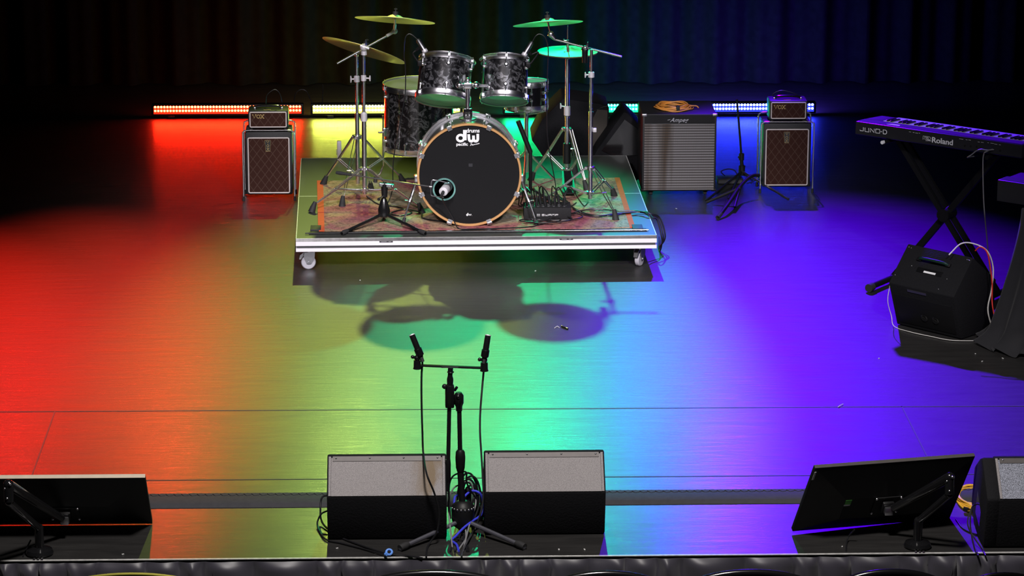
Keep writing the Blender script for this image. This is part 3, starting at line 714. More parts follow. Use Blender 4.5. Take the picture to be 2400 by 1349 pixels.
# left rear stand
cx, cy = -.675, 1.15
t = thing('cymbal_stand', 'straight chrome stand behind the left boom stand, carrying the tilted cymbal', 'stand', (cx, cy, ZT), 0, 'cymbal stands')
tripod(t, (cx, cy), .52, [fl_xy(762, 434), fl_xy(803, 484), (-.42, 1.30)], zlow=.30)
zt = aty(840, 128, cy).z
part('lower_tube', 'chrome', t, lambda b: b.tube([V((cx, cy, ZT+.04)), V((cx, cy, .66))], .0125, 16))
part('upper_tube', 'chrome', t, lambda b: b.tube([V((cx, cy, .64)), V((cx, cy, zt))], .0085, 16))
part('height_clamp', 'satin', t, lambda b: (b.lathe([(.011, -.02), (.017, -.016), (.017, .016), (.011, .02)], V((cx, cy, aty(842, 185, cy).z)), (0, 0, 1), 18), wing(b, V((cx-.012, cy, aty(842, 185, cy).z)), (-1, -.3, 0), .025)))
part('tilter', 'chrome', t, lambda b: (b.ball(V((cx, cy, zt)), .013), b.tube([V((cx, cy, zt)), cC-aC*.004], .0048)))
# right boom stand
cx, cy = .665, .70
t = thing('cymbal_boom_stand', 'chrome boom stand at the right front of the rug holding the highest right cymbal', 'stand', (cx, cy, ZT), 0, 'cymbal stands')
tripod(t, (cx, cy), .43, [fl_xy(1441, 516), fl_xy(1437, 462), (.40, .72)])
jt = aty(1371, 116, cy)
part('lower_tube', 'chrome', t, lambda b: b.tube([V((cx, cy, ZT+.05)), V((cx, cy, .76))], .0125, 16))
part('upper_tube', 'chrome', t, lambda b: b.tube([V((cx, cy, .74)), V((cx, cy, jt.z))], .009, 16))
part('height_clamp', 'satin', t, lambda b: (b.box(V((cx+.022, cy-.01, .655)), (.02, .02, .024), bev=.003), b.lathe([(.011, -.018), (.018, -.014), (.018, .014), (.011, .018)], V((cx, cy, aty(1368, 175, cy).z)), (0, 0, 1), 18), wing(b, V((cx-.012, cy, aty(1368, 175, cy).z)), (-1, -.3, 0))))
b0 = aty(1457, 133, cy-.03); b1 = aty(1302, 93, .8)
bo = part('boom_arm', 'chrome', t, lambda b: b.tube([b0, b1], .0062, 12))
part('boom_joint', 'black_gloss', bo, lambda b: (b.ball(jt, .021), b.cyl(jt+V((0, 0, -.075)), jt, .016, .018)))
part('joint_cap', 'chrome', bo, lambda b: (b.ball(jt+V((0, -.014, .012)), .014), wing(b, jt+V((.0, -.02, .02)), (.5, -.5, .5))))
tl = aty(1291, 80, .8)
part('tilter', 'chrome', bo, lambda b: (b.tube([b1, b1.lerp(tl, .5), tl], [.008, .014, .017], 12), b.ball(tl, .019), b.tube([tl, cB-aB*.005], .005)))
# hi-hat
cx, cy = .555, 1.22
t = thing('hi_hat_stand', 'chrome hi-hat stand with splayed legs right of the bass drum', 'stand', (cx, cy, ZT), 0, 'cymbal stands')
tripod(t, (cx, cy), .545, [fl_xy(1248, 425), fl_xy(1372, 446), (.62, 1.58)], r_leg=.008, zlow=.30)
hz = aty(1327, 118, cy).z
part('tube', 'chrome', t, lambda b: (b.tube([V((cx, cy, .24)), V((cx, cy, hz-.05))], .0125, 16)))
part('height_clamp', 'satin', t, lambda b: (b.lathe([(.014, -.03), (.019, -.026), (.019, .024), (.014, .03)], V((cx, cy, .655)), (0, 0, 1), 18), wing(b, V((cx-.016, cy, .68)), (-1, -.2, .2))))
part('spring_housing', 'black', t, lambda b: b.cyl(V((cx, cy, .34)), V((cx, cy, .46)), .022))
rz = aty(1328, 60, cy).z
part('pull_rod', 'steel', t, lambda b: b.tube([V((cx, cy, hz-.06)), V((cx, cy, rz))], .003, 8))
part('pedal', 'black', t, lambda b: (b.prism([V((cx-.03, cy-.06, .30)), V((cx+.03, cy-.06, .30)), V((cx+.04, cy-.30, .225)), V((cx-.04, cy-.30, .225))], (0, 0, .008))), label='grey metal foot pedal')
th = thing('hi_hat_cymbals', 'pair of flat hi-hat cymbals on the rod right of the right rack tom', 'cymbal', (cx, cy, hz-.02))
hc = V((cx, cy, hz))
prof = lambda s: [(1e-6, .022), (.012, .021), (.030, .016), (.045, .006), (.10, .002), (.176, -.005), (.176, -.0065), (.10, .0005), (.045, .0045), (.03, .013), (1e-6, .019)]
part('top_cymbal', 'bronze', th, lambda b: b.lathe(prof(1), hc, (0, 0, 1), 64))
part('bottom_cymbal', 'bronze', th, lambda b: b.lathe([(r, -.016-h) for r, h in prof(1)], hc, (0, 0, 1), 64))
part('clutch', 'chrome', th, lambda b: (b.cyl(hc+V((0, 0, .022)), hc+V((0, 0, .062)), .008), b.tube([hc+V((-.022, 0, .058)), hc+V((.006, 0, .056))], .004), b.tube([hc+V((-.022, 0, .052)), hc+V((-.022, 0, .066))], .004)))

# ------------------------------------------------------------------ drum microphones
def clip_mic(a, b_, cl, label):
    t = thing('clip_microphone', label, 'microphone', b_, 0, 'clip microphones over the rack toms')
    a = V(a); b_ = V(b_); d = (b_-a).normalized()
    part('body', 'steel', t, lambda q: (q.tube([a, a+d*.012, a+d*.06, b_-d*.018], [.009, .013, .0145, .0155], 14)))
    part('capsule', 'satin', t, lambda q: q.tube([b_-d*.018, b_-d*.004, b_], [.016, .016, .011], 14))
    part('clip', 'black', t, lambda q: (q.tube([a.lerp(b_, .5), cl[0]], .008, 8), q.tube(smooth_pts(cl, 4), .0045, 8), q.box(V(cl[-1]), (.024, .02, .03), bev=.003)))
    return t
clip_mic(aty(979, 92, .60), aty(998, 123, .57), [aty(975, 118, .6), aty(968, 126, .6), aty(978, 142, .6), aty(984, 148, .6)], 'small silver clip microphone pointing down at the left rack tom')
clip_mic(aty(1247, 98, .60), aty(1227, 131, .57), [aty(1245, 128, .6), aty(1262, 122, .6), aty(1246, 146, .6), aty(1238, 152, .6)], 'small black and silver clip microphone pointing down at the right rack tom')
cable('microphone_cable', [aty(x, y, .64) for x, y in ((978, 92), (966, 82), (957, 80), (949, 92), (947, 130), (950, 160), (948, 230))]+[V((-.46, .7, .5)), V((-.47, .75, .3)), V((-.5, .72, .215))], .003, 'cable', 'black cable looping down from the left tom microphone')
cable('microphone_cable', [aty(x, y, .66) for x, y in ((1248, 97), (1256, 84), (1266, 80), (1279, 90), (1285, 120), (1283, 180), (1282, 240), (1284, 330))]+[V((.47, .75, .3)), V((.45, .6, .215))], .003, 'cable', 'black cable looping down from the right tom microphone')

# kick microphone and its stand
KS = fl(900, 528, ZT); ks = V((KS.x, KS.y+.03, ZT))
t = thing('short_boom_stand', 'short black boom stand in front of the kit with folding legs', 'stand', ks, 0)
part('base_cone', 'black_gloss', t, lambda b: b.lathe([(.030, .045), (.034, .05), (.034, .085), (.030, .10), (.020, .135), (.013, .15)], ks, (0, 0, 1), 28))
for px, py in ((801, 547), (997, 547)):
    p1 = fl(px, py, ZT+.012); p0 = ks+V((0, 0, .062)); d = (p1-p0).normalized()
    lg = part('leg', 'black_gloss', t, lambda b: b.tube([p0, p1], .0095, 12)); part('rubber_foot', 'rubber', lg, lambda b: b.tube([p1-d*.05, p1-d*.02, p1], [.0105, .014, .012], 12))
p1 = V((ks.x+.01, ks.y+.20, ZT+.012)); p0 = ks+V((0, 0, .062))
lg = part('leg', 'black_gloss', t, lambda b: b.tube([p0, p1], .0095, 12)); part('rubber_foot', 'rubber', lg, lambda b: b.tube([p1.lerp(p0, .2), p1], [.0105, .013], 12))
kt = aty(901, 432, ks.y)
part('pole', 'black', t, lambda b: (b.tube([ks+V((0, 0, .10)), kt], .0085, 12), b.lathe([(.011, -.075), (.016, -.07), (.019, -.02), (.019, .0), (.010, .012)], kt+V((0, 0, .0)), (0, 0, 1), 20)))
part('clamp_knob', 'black', t, lambda b: (b.tube([kt+V((0, -.01, -.06)), kt+V((-.03, -.02, -.075))], .004), b.lathe([(.007, -.003), (.009, 0), (.007, .003)], kt+V((-.032, -.022, -.08)), (0, 1, 0), 14)))
ba, bb = aty(788, 404, ks.y+.02), aty(1006, 437, .12)
part('boom_arm', 'steel', t, lambda b: (b.tube([ba, bb], .0042, 10), b.box(kt+V((.012, -.004, -.004)), (.085, .022, .022), Matrix.Rotation(.13, 3, 'Y'), bev=.005), b.ball(kt+V((.045, -.018, -.006)), .010)))
part('counterweight_grip', 'rubber', t, lambda b: b.tube([ba, ba.lerp(bb, .04), ba.lerp(bb, .17)], [.009, .011, .006], 10))
t = thing('kick_microphone', 'silver cylinder microphone held by a wire yoke at the bass drum port', 'microphone', bb)
kc0, kc1 = aty(1039, 449, .12), aty(1050, 436, .23)
d = (kc1-kc0).normalized()
part('body', 'satin', t, lambda b: b.lathe([(.006, -.004), (.024, 0), (.0255, .004), (.0255, .060), (.024, .064)], kc0, d, 32))
part('grille', 'steel', t, lambda b: b.lathe([(.024, .064), (.027, .068), (.027, .105), (.022, .118), (1e-6, .122)], kc0, d, 32))
part('yoke', 'steel', t, lambda b: (b.tube(smooth_pts([aty(1050, 428, .15), aty(1020, 422, .13), aty(1012, 424, .13), aty(1010, 440, .12), aty(1010, 454, .12), aty(1014, 459, .12), aty(1040, 462, .14)], 4), .0028, 8), b.cyl(bb, aty(1012, 438, .12), .007)))
part('plug', 'rubber', t, lambda b: b.tube([kc0, kc0-d*.02+V((0, 0, -.005)), kc0-d*.045+V((-.003, 0, -.012))], [.009, .009, .006], 12))
cable('microphone_cable', [kc0-d*.045+V((-.003, 0, -.012)), aty(1044, 480, .15), V((-.13, .17, .27)), V((-.10, .165, .212)), V((-.02, .155, .2105)), V((.12, .165, .2105)), V((.3, .20, .2105)), V((.42, .32, .209))], .0032, 'cable', 'black cable dropping from the bass drum microphone to the platform')
cable('microphone_cable', [V((-.62, .95, ZT+.011)), V((-.55, .75, ZT+.011)), V((-.44, .68, ZT+.011)), V((-.36, .55, ZT+.011)), V((-.42, .47, ZT+.011)), V((-.48, .53, ZT+.011)), V((-.40, .62, ZT+.011)), V((-.31, .52, ZT+.018)), V((-.30, .42, ZT+.011)), V((-.24, .36, ZT+.011)), V((-.12, .30, ZT+.011))], .0042, 'cable', 'black cable coiled on the rug left of the bass drum')

# swamp box
SW = fl(1283, 519, ZT)
t = thing('microphone_splitter', 'black metal splitter box with white lettering right of the bass drum', 'audio box', (SW.x, SW.y+.06, ZT))
sx0, sx1 = aty(1228, 500, SW.y).x, aty(1339, 500, SW.y).x; szt = aty(1283, 487, SW.y).z
part('chassis', 'black_matt', t, lambda b: b.box(((sx0+sx1)/2, SW.y+.075, (ZT+.008+szt)/2), (sx1-sx0, .15, szt-ZT-.008), bev=.004))
def f(b):
    zc = (ZT+szt)/2; m4 = plane_m(V((0, SW.y-.0004, 0)), (1, 0, 0), (0, 0, 1)); u = .0044
    def W(px): return aty(px, 500, SW.y).x
    x = W(1270); cw = (W(1310)-W(1270))/5; z = aty(1283, 503.5, SW.y).z; g = cw*.74; h = .0085
    G = {'S': [[(g, 2), (0, 2), (0, 1), (g, 1), (g, 0), (0, 0)]], 'W': [[(0, 2), (0, 0), (g, 0), (g, 2)], [(g/2, 0), (g/2, 1.4)]], 'A': [[(0, 0), (0, 2), (g, 2), (g, 0)], [(0, .9), (g, .9)]], 'M': [[(0, 0), (0, 2), (g, 2), (g, 0)], [(g/2, 2), (g/2, .7)]], 'P': [[(0, 0), (0, 2), (g, 2), (g, .9), (0, .9)]]}
    for i, ch in enumerate('SWAMP'):
        strokes(b, m4, [[(x+i*cw+p[0], z+(p[1]-1)*h/2) for p in ln] for ln in G[ch]], .0022, .3)
    strokes(b, m4, [[(W(1258), z+k), (W(1266), z+k)] for k in (.005, 0, -.005)], .0014, .3)
part('lettering', 'white', t, f, label='white lettering', smooth=0)
parts('socket', 'steel', t, [(lambda b, i=i, j=j: b.cyl((sx0+.02+.03*i, SW.y+.04+.04*j, szt-.002), (sx0+.02+.03*i, SW.y+.04+.04*j, szt+.004), .011)) for i in range(8) for j in (0, 1)])
for i in range(9):
    x = sx0+.02+.026*i; yv = SW.y+.04+.04*(i % 2)
    top = V((x+random.uniform(-.01, .01), yv, szt+.05))
    ln = random.uniform(-1, 1)
    pts = [V((x, yv, szt+.004)), top, top+V((.02*ln, .03, .035+.01*ln)), top+V((.05*ln, .10, .03)), top+V((.08*ln+.02, .2, -.06)), V((x+.1*ln+.04, yv+.28, ZT+.012)), V((x+.06*ln+.10, yv+.36, ZT+.012))]
    b = MB(); b.tube(smooth_pts(pts, 6), .0038, 8); b.tube([V((x, yv, szt+.003)), top], .0085, 10)
    tag(b.build('microphone_cable', 'cable', None), 'black plugged cable arching out of the top of the splitter box', 'cable', 'cables plugged into the splitter box')
wd = V((0, 0, ZT+.013))
for k, pts in enumerate([
    [(1290, 455), (1320, 470), (1350, 490), (1385, 503), (1430, 505), (1480, 498), (1515, 496), (1530, 510)],
    [(1300, 450), (1335, 480), (1365, 500), (1400, 506), (1450, 500), (1500, 497), (1520, 503)],
    [(1340, 500), (1370, 492), (1410, 490), (1450, 494), (1490, 494), (1522, 500)]]):
    P = [fl(x, y, ZT+.013+.004*k) for x, y in pts]
    q = P[-1]; P += [V((q.x+.05, q.y-.02, .16)), V((q.x+.045, q.y-.05, .06)), V((q.x+.02, q.y+.05, .008)), V((q.x-.06, q.y+.3, .006))]
    # keep outside the deck edge when it drops
    P[-4:] = [V((1.03+.01*k, P[-5].y+.02, .19)), V((1.055+.012*k, P[-5].y-.02, .09)), V((1.05, P[-5].y+.04, .010+.004*k)), V((1.07, P[-5].y+.3, .006))]
    tag(MB().tube(smooth_pts(P, 8), .0042, 8).build('microphone_cable', 'cable', None), 'black cable running over the rug and off the right edge of the platform', 'cable', 'cables running off the right side of the platform')
for k in range(4):
    c = V((.33+.05*k, .30-.03*k+.02*k*k, ZT+.012)); r = .06+.01*k
    pts = [c+V((r*1.4*math.cos(a*PI/5+k), r*.8*math.sin(a*PI/5+k), .002*a)) for a in range(11)]
    tag(MB().tube(smooth_pts(pts, 5), .0035, 8).build('microphone_cable', 'cable', None), 'loose black cable loop on the rug beside the bass drum', 'cable', 'loose cable loops beside the bass drum')

# black pole mic stand just right of the bass drum and short post left
t = thing('slim_microphone_stand', 'slim black microphone stand close behind the right side of the bass drum', 'stand', (.325, .80, ZT))
part('pole', 'black', t, lambda b: (b.tube([V((.325, .80, ZT+.06)), V((.325, .80, .50))], .010, 12), b.tube([V((.325, .80, .50)), aty(1214, 283, .8)], .014, 12)))
for a in (-.6, 1.7, 3.6):
    part('leg', 'black', t, lambda b: b.tube([V((.325, .80, ZT+.09)), V((.325+.18*math.cos(a), .80+.18*math.sin(a), ZT+.016))], .007, 8))
t = thing('metal_post', 'short grey metal post standing behind the left rear corner of the platform', 'post', aty(795, 372, 2.12)*1)
pp = aty(795, 330, 2.12); t.location = (pp.x, 2.12, 0); t.matrix_basis = Matrix.Translation(V((pp.x, 2.12, 0)))
part('post', 'brownmetal', t, lambda b: b.box((pp.x, 2.12, pp.z/2), (.026, .026, pp.z), bev=.002)); part('bolt', 'chrome', t, lambda b: b.cyl((pp.x-.018, 2.10, .2), (pp.x-.018, 2.10, pp.z-.05), .003))

# ------------------------------------------------------------------ stage wedges behind the kit
def prism_cab(name, label, px_poly, Y, depth, floorx, m='carpetblk'):
    P = [aty(x, y, Y) for x, y in px_poly]; poly = [V((p.x, Y, max(.002, p.z))) for p in P]
    poly += [V((x, Y, .002)) for x in floorx]
    t = thing(name, label, 'speaker', ((poly[0].x+poly[-1].x)/2, Y+depth/2, 0), 0)
    part('cabinet', m, t, lambda b: b.prism(poly, (0, depth, 0), bev=.008))
    return t, poly
t, poly = prism_cab('drum_monitor', 'black tipped monitor speaker with front light painted as a brown panel, behind the hi-hat', [(1395, 350), (1426, 300), (1428, 252), (1405, 243), (1320, 231), (1270, 280), (1246, 328), (1268, 360)], 2.42, .34, (.53, .66))
gp = [aty(x, y, 2.418) for x, y in ((1384, 350), (1422, 298), (1424, 258), (1400, 256), (1378, 300))]
part('lit_face_or_panel', mat('lit_face_brown', (.05, .042, .035), .8), t, lambda b: b.prism(gp, (0, -.006, 0)))  # lit part of the cabinet face, painted as a lighter brown panel
t, poly = prism_cab('bass_speaker', 'large black floor speaker leaning beside the silver cloth bass cabinet', [(1388, 372), (1400, 350), (1462, 262), (1472, 266), (1500, 295), (1512, 325), (1512, 395)], 2.2, .32, (1.045, .80))
t.children[0]
gp = [aty(x, y, 2.198) for x, y in ((1410, 352), (1464, 280), (1492, 300), (1502, 328), (1500, 362), (1440, 366))]
part('lit_face_or_panel', 'black_gloss', t, lambda b: b.prism(gp, (0, -.005, 0)))
cable('speaker_cable', [aty(x, y, 2.412) for x, y in ((1378, 275), (1390, 262), (1410, 252), (1425, 248))], .002, 'cable', 'thin cable across the front of the tipped monitor speaker')

# ------------------------------------------------------------------ small amplifiers
def glyph_vox(b, m4, x, z, h, w):
    G = [([(-.42, .5), (0, -.5), (.42, .5)],), (arc(0, 0, .42, .48, 0, 360, 18),), ([(-.4, .5), (.4, -.5)], [(.4, .5), (-.4, -.5)])]
    return G
def vox(b, m4, pts, h, stroke):
    G = {'V': [[(-.42, .5), (0, -.5), (.42, .5)], [(-.62, .5), (-.25, .5)], [(.25, .5), (.62, .5)]],
         'O': [arc(0, 0, .45, .48, 0, 360, 18)], 'X': [[(-.4, .5), (.4, -.5)], [(.4, .5), (-.4, -.5)], [(-.6, .5), (-.2, .5)], [(.2, .5), (.6, .5)], [(-.6, -.5), (-.2, -.5)], [(.2, -.5), (.6, -.5)]]}
    for ch, (x, z) in zip('VOX', pts):
        strokes(b, m4, [[(x+p[0]*h, z+p[1]*h) for p in ln] for ln in G[ch]], stroke, .4)
def rrect(cx, cz, w, h, r, n=5):
    out = []
    for (sx, sz, a0) in ((1, 1, 0), (-1, 1, 90), (-1, -1, 180), (1, -1, 270)):
        for i in range(n+1):
            a = math.radians(a0+90*i/n); out.append((cx+sx*(w/2-r)+r*math.cos(a), cz+sz*(h/2-r)+r*math.sin(a)))
    return out
def small_amp(pxL, pxR, pyT, pyB, hL, hR, hT, hB, Y, side, cab_label, head_label):
    cxL, cxR = aty(pxL, (pyT+pyB)/2, Y).x, aty(pxR, (pyT+pyB)/2, Y).x; cx = (cxL+cxR)/2
    zT, zB = aty((pxL+pxR)/2, pyT, Y).z, max(.035, aty((pxL+pxR)/2, pyB, Y).z); W_ = cxR-cxL
    t = thing('speaker_cabinet', cab_label, 'speaker', (cx, Y+.1, 0), 0, 'small brown diamond cloth speaker cabinets')
    D = .20; w = W_-.026
    part('cabinet', 'tolex', t, lambda b: b.box((cx, Y+.012+D/2, (zT+zB)/2), (w, D, zT-zB), bev=.012))
    gw, gh = w*.87, (zT-zB)*.86; gz = (zT+zB)/2-(zT-zB)*.035
    part('grille_cloth', 'diamond', t, lambda b: b.box((cx, Y+.010, gz), (gw, .008, gh)))
    part('piping', 'cream', t, lambda b: b.tube([V((x, Y+.006, z)) for x, z in rrect(cx, gz, gw, gh, .008)], .0038, 8, closed=True))
    bd = part('badge', 'black_gloss', t, lambda b: b.prism([V((cx+p[0]-.004, Y+.005, gz+gh*.36+p[1])) for p in ((-.018, .034), (.018, .034), (.013, -.034), (-.013, -.034))], (0, -.003, 0)))
    m4 = plane_m(V((0, Y+.0015, 0)), (1, 0, 0), (0, 0, 1))
    part('badge_lettering', 'gold', bd, lambda b: (vox(b, m4, [(cx-.004, gz+gh*.36+.021), (cx-.004, gz+gh*.36), (cx-.004, gz+gh*.36-.021)], .014, .0022),
        strokes(b, m4, [[(cx-.004+p[0], gz+gh*.36+p[1]) for p in ((-.018, .034), (.018, .034), (.013, -.034), (-.013, -.034), (-.018, .034))]], .0012, .4)), smooth=0)
    for yy in (Y-.004, Y+.012+D*.8):
        z1 = zT+(.008 if yy < Y else .03)
        fr = part('stand_tube', 'chrome', t, lambda b: b.tube(smooth_pts([V((cxL, yy, .01)), V((cxL, yy, .2)), V((cxL, yy, z1-.03)), V((cxL+.009, yy, z1-.009)), V((cxL+.03, yy, z1)), V((cx, yy, z1)), V((cxR-.03, yy, z1)), V((cxR-.009, yy, z1-.009)), V((cxR, yy, z1-.03)), V((cxR, yy, .2)), V((cxR, yy, .01))], 4), .0048, 10))
        for x in (cxL, cxR): part('rubber_foot', 'rubber', fr, lambda b: b.cyl((x, yy, .001), (x, yy, .03), .008, .0065, 12))
    # head
    Yh = Y+.025; hx0, hx1 = aty(hL, hT, Yh).x, aty(hR, hT, Yh).x; hc = (hx0+hx1)/2; hz0, hz1 = zT+.001+.012, aty((hL+hR)/2, hT, Yh).z
    t = thing('amplifier_head', head_label, 'amplifier', (hc, Yh+.07, zT), 0, 'small amplifier heads on the cabinets')
    hw = hx1-hx0; HD = .15
    part('case', 'tolex', t, lambda b: b.box((hc, Yh+HD/2, (hz0+hz1)/2), (hw, HD, hz1-hz0), bev=.008))
    for x in (hx0+.02, hx1-.02):
        parts('foot', 'rubber', t, [(lambda b, y=y: b.cyl((x, Yh+y, zT+.0005), (x, Yh+y, hz0+.002), .008)) for y in (.02, HD-.02)])
    pw, ph = hw*.90, (hz1-hz0)*.82; pz = (hz0+hz1)/2
    part('grille_cloth', 'diamond', t, lambda b: b.box((hc, Yh-.001, pz), (pw, .006, ph)))
    part('piping', 'cream', t, lambda b: b.tube([V((x, Yh-.004, z)) for x, z in rrect(hc, pz, pw, ph, .006)], .0034, 8, closed=True))
    m4 = plane_m(V((0, Yh-.0055, 0)), (1, 0, 0), (0, 0, 1)); x0 = hx0+.038; zz = pz+ph*.22
    part('lettering', 'gold', t, lambda b: vox(b, m4, [(x0, zz), (x0+.024, zz), (x0+.047, zz)], .021, .0038), label='gold lettering', smooth=0)
    hn = part('handle', 'black_gloss', t, lambda b: b.tube(smooth_pts([V((hc-.085, Yh+.06, hz1+.004)), V((hc-.06, Yh+.06, hz1+.014)), V((hc, Yh+.06, hz1+.017)), V((hc+.06, Yh+.06, hz1+.014)), V((hc+.085, Yh+.06, hz1+.004))], 5), .0075, 10))
    parts('handle_end', 'chrome', hn, [(lambda b, s=s: b.box((hc+s*.082, Yh+.06, hz1+.004), (.012, .02, .012), bev=.002)) for s in (-1, 1)])
    part('label_plate', 'gold', t, lambda b: b.box((hc-.005, Yh+.025, hz1+.0008), (.045, .01, .0012)))
    return hc, Yh, hz1
h = small_amp(570, 690, 308, 464, 581, 675, 259, 298, 1.72, 1, 'small brown diamond cloth speaker cabinet in a chrome stand left of the platform', 'small amplifier head on top of the left brown cabinet')
cable('instrument_cable', [aty(x, y, 1.84) for x, y in ((623, 243), (625, 225), (635, 214), (646, 210), (656, 220), (661, 240))], .0025, 'cable', 'thin cable arching over the top of the left amplifier head')
h2 = small_amp(1783, 1906, 288, 444, 1804, 1893, 236, 279, 1.86, 1, 'small brown diamond cloth speaker cabinet in a chrome stand far right of the platform', 'small amplifier head on top of the right brown cabinet')
cable('instrument_cable', [aty(x, y, 1.98) for x, y in ((1815, 232), (1812, 220), (1830, 212), (1850, 215), (1868, 222), (1874, 232))], .0022, 'cable', 'thin cable lying over the top of the right amplifier head')

# ------------------------------------------------------------------ bass cabinet with silver cloth
Y = 1.76; xl, xr = aty(1505, 370, Y).x, aty(1679, 370, Y).x; zt = aty(1590, 268, Y).z; xc = (xl+xr)/2; zb = .035
t = thing('bass_cabinet', 'big bass speaker cabinet with silver lined grille cloth right of the platform', 'speaker', (xc, Y+.2, 0))
part('cabinet', 'tolex', t, lambda b: b.box((xc, Y+.014+.2, (zt+zb)/2), (xr-xl, .40, zt-zb), bev=.010))
gt = aty(1590, 292, Y).z; gl, gr_ = aty(1510, 370, Y).x, aty(1674, 370, Y).x
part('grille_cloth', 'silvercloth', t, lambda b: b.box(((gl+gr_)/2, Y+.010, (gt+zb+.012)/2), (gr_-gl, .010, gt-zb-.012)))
part('control_panel', 'black', t, lambda b: b.box((xc, Y+.011, (gt+zt)/2+.002), (gr_-gl, .008, zt-gt-.016)))
def f(b):
    m4 = plane_m(aty(1591, 281.5, Y+.006), (1, 0, 0), (0, 0, 1))
    vs, fs = text_mesh('Ampeg', .036, shear=.45, bold=.0002, sp=1.05); b.add(vs, fs, m4)
    b.add(*MB_line((-.068, -.001), (-.052, .003), .003), m4)
def MB_line(a, c, w):
    return [(a[0], a[1], .0006), (c[0], c[1], .0006), (c[0], c[1]+w, .0006), (a[0], a[1]+w, .0006)], [(0, 1, 2, 3)]
part('lettering', mat('silver_letters', (.5, .5, .55), .4, .3), t, f, label='silver script lettering', smooth=0)
for x, z in ((xl, zt), (xr, zt), (xl, zb), (xr, zb)):
    part('corner_guard', 'steel' if z == zt else 'black', t, lambda b: b.box((x+(.012 if x == xl else -.012), Y+.022, z+(-.006 if z == zt else .008)), (.032, .032, .016), bev=.004))
for x in (xl+.06, xr-.06):
    parts('caster', 'rubber', t, [(lambda b, yy=yy: (b.cyl((x-.01, Y+yy, .018), (x+.01, Y+yy, .018), .0175), b.box((x, Y+yy, .03), (.03, .03, .014)))) for yy in (.07, .35)])
# orange cable coil on it
c = aty(1578, 254, Y+.18); c.z = zt+.002
b = MB()
for k in range(8):
    rx, ry = .112-.004*k+random.uniform(-.006, .006), .105-.005*k+random.uniform(-.01, .01)
    ox, oy = random.uniform(-.008, .008), random.uniform(-.012, .012)
    pts = [c+V((ox+rx*math.cos(a*PI/9), oy+ry*math.sin(a*PI/9), .005+.0042*(k % 6)+.004*math.sin(a*1.3+k))) for a in range(18)]
    b.tube(smooth_pts(pts, 4, True), .0036, 8, closed=True)
b.tube(smooth_pts([c+V((.10, -.03, .02)), c+V((.14, -.02, .016)), c+V((.152, -.03, .006))], 4), .0036, 8)
t = thing('coiled_cable', 'coiled orange cable lying on top of the big bass cabinet', 'cable', c)
b.build('coil', 'orange', t)
part('velcro_tie', 'rubber', t, lambda b: b.box(c+V((.02, -.095, .018)), (.022, .03, .032), bev=.006), label='dark blue tie around the coil')

# ------------------------------------------------------------------ black mic stand + guitar stand between the amps
p = fl(1738, 432, 0)
mb = V((p.x, p.y, 0))
t = thing('microphone_stand', 'tall thin black microphone stand between the bass cabinet and the right amplifier', 'stand', mb)
jz = aty(1732, 367, mb.y).z; tz = aty(1727, 232, mb.y)
part('lower_pole', 'black', t, lambda b: b.tube([V((mb.x, mb.y, .10)), V((mb.x-.004, mb.y, jz))], .0105, 12))
part('upper_pole', 'black', t, lambda b: b.tube([V((mb.x-.004, mb.y, jz)), tz], .0068, 12))
part('clutch', 'black', t, lambda b: (b.cyl(V((mb.x-.004, mb.y, jz-.02)), V((mb.x-.004, mb.y, jz+.02)), .016), b.ball(V((mb.x-.02, mb.y-.012, jz)), .008)))
for px, py in ((1848, 467), (1690, 500), (1655, 470)):
    q = fl(px, py, .01); part('leg', 'steel' if px == 1848 else 'black', t, lambda b: b.tube([V((mb.x, mb.y, .085)), q], .007, 10)); 
part('leg_hub', 'black', t, lambda b: b.cyl(V((mb.x, mb.y, .06)), V((mb.x, mb.y, .12)), .020))
g0 = fl(1712, 505, 0)
t = thing('guitar_stand', 'folded black guitar stand lying in front of the tall thin microphone stand', 'stand', (g0.x, g0.y, 0))
P = [fl(1682, 510, .012), aty(1722, 440, g0.y+.2), aty(1772, 409, g0.y+.3), aty(1783, 410, g0.y+.3)]
part('frame', 'black', t, lambda b: (b.tube(smooth_pts([P[0], fl(1706, 478, .06), fl(1735, 436, .1), fl(1760, 413, .13), fl(1780, 410, .13)], 5), .011, 10)))
part('leg', 'black', t, lambda b: b.tube([fl(1735, 436, .1), fl(1722, 485, .03), fl(1724, 478, .012)], .009, 10))
part('leg', 'black', t, lambda b: b.tube([fl(1735, 440, .1), fl(1655, 474, .012)], .009, 10))
part('rubber_sleeve', 'rubber', t, lambda b: b.tube([P[0], P[0].lerp(fl(1706, 478, .06), .3)], .014, 10))
p = fl(1712, 432, 0)
t = thing('power_strip', 'small dark grey box on the floor between the bass cabinet and microphone stand', 'box', (p.x, p.y+.06, 0))
part('case', 'black_matt', t, lambda b: b.box((p.x, p.y+.06, .018), (.16, .11, .034), bev=.004)); part('front_plate', 'groove', t, lambda b: b.box((p.x, p.y+.003, .016), (.15, .003, .02)))
tag(MB().tube(smooth_pts([V((p.x+a, p.y+.06+c_, .042+h_)) for a, c_, h_ in ((-.03, .0, 0), (-.05, .03, .02), (-.01, .03, .035), (.03, .02, .03), (.05, -.01, .01), (.10, 0, .0), (.14, .0, -.03))], 6), .004).build('mains_cable', 'cable', None), 'black cord looping on top of the small dark grey box', 'cable')
for k in range(2):
    tag(MB().tube(smooth_pts([fl(1750+10*k, 430, .02), fl(1765, 425-4*k, .03), fl(1780, 420-6*k, .05), fl(1790, 421-9*k, .06)], 6), .003).build('speaker_cable', 'cable', None), 'thin dark cable running to the right brown cabinet', 'cable', 'thin cables beside the right cabinet')

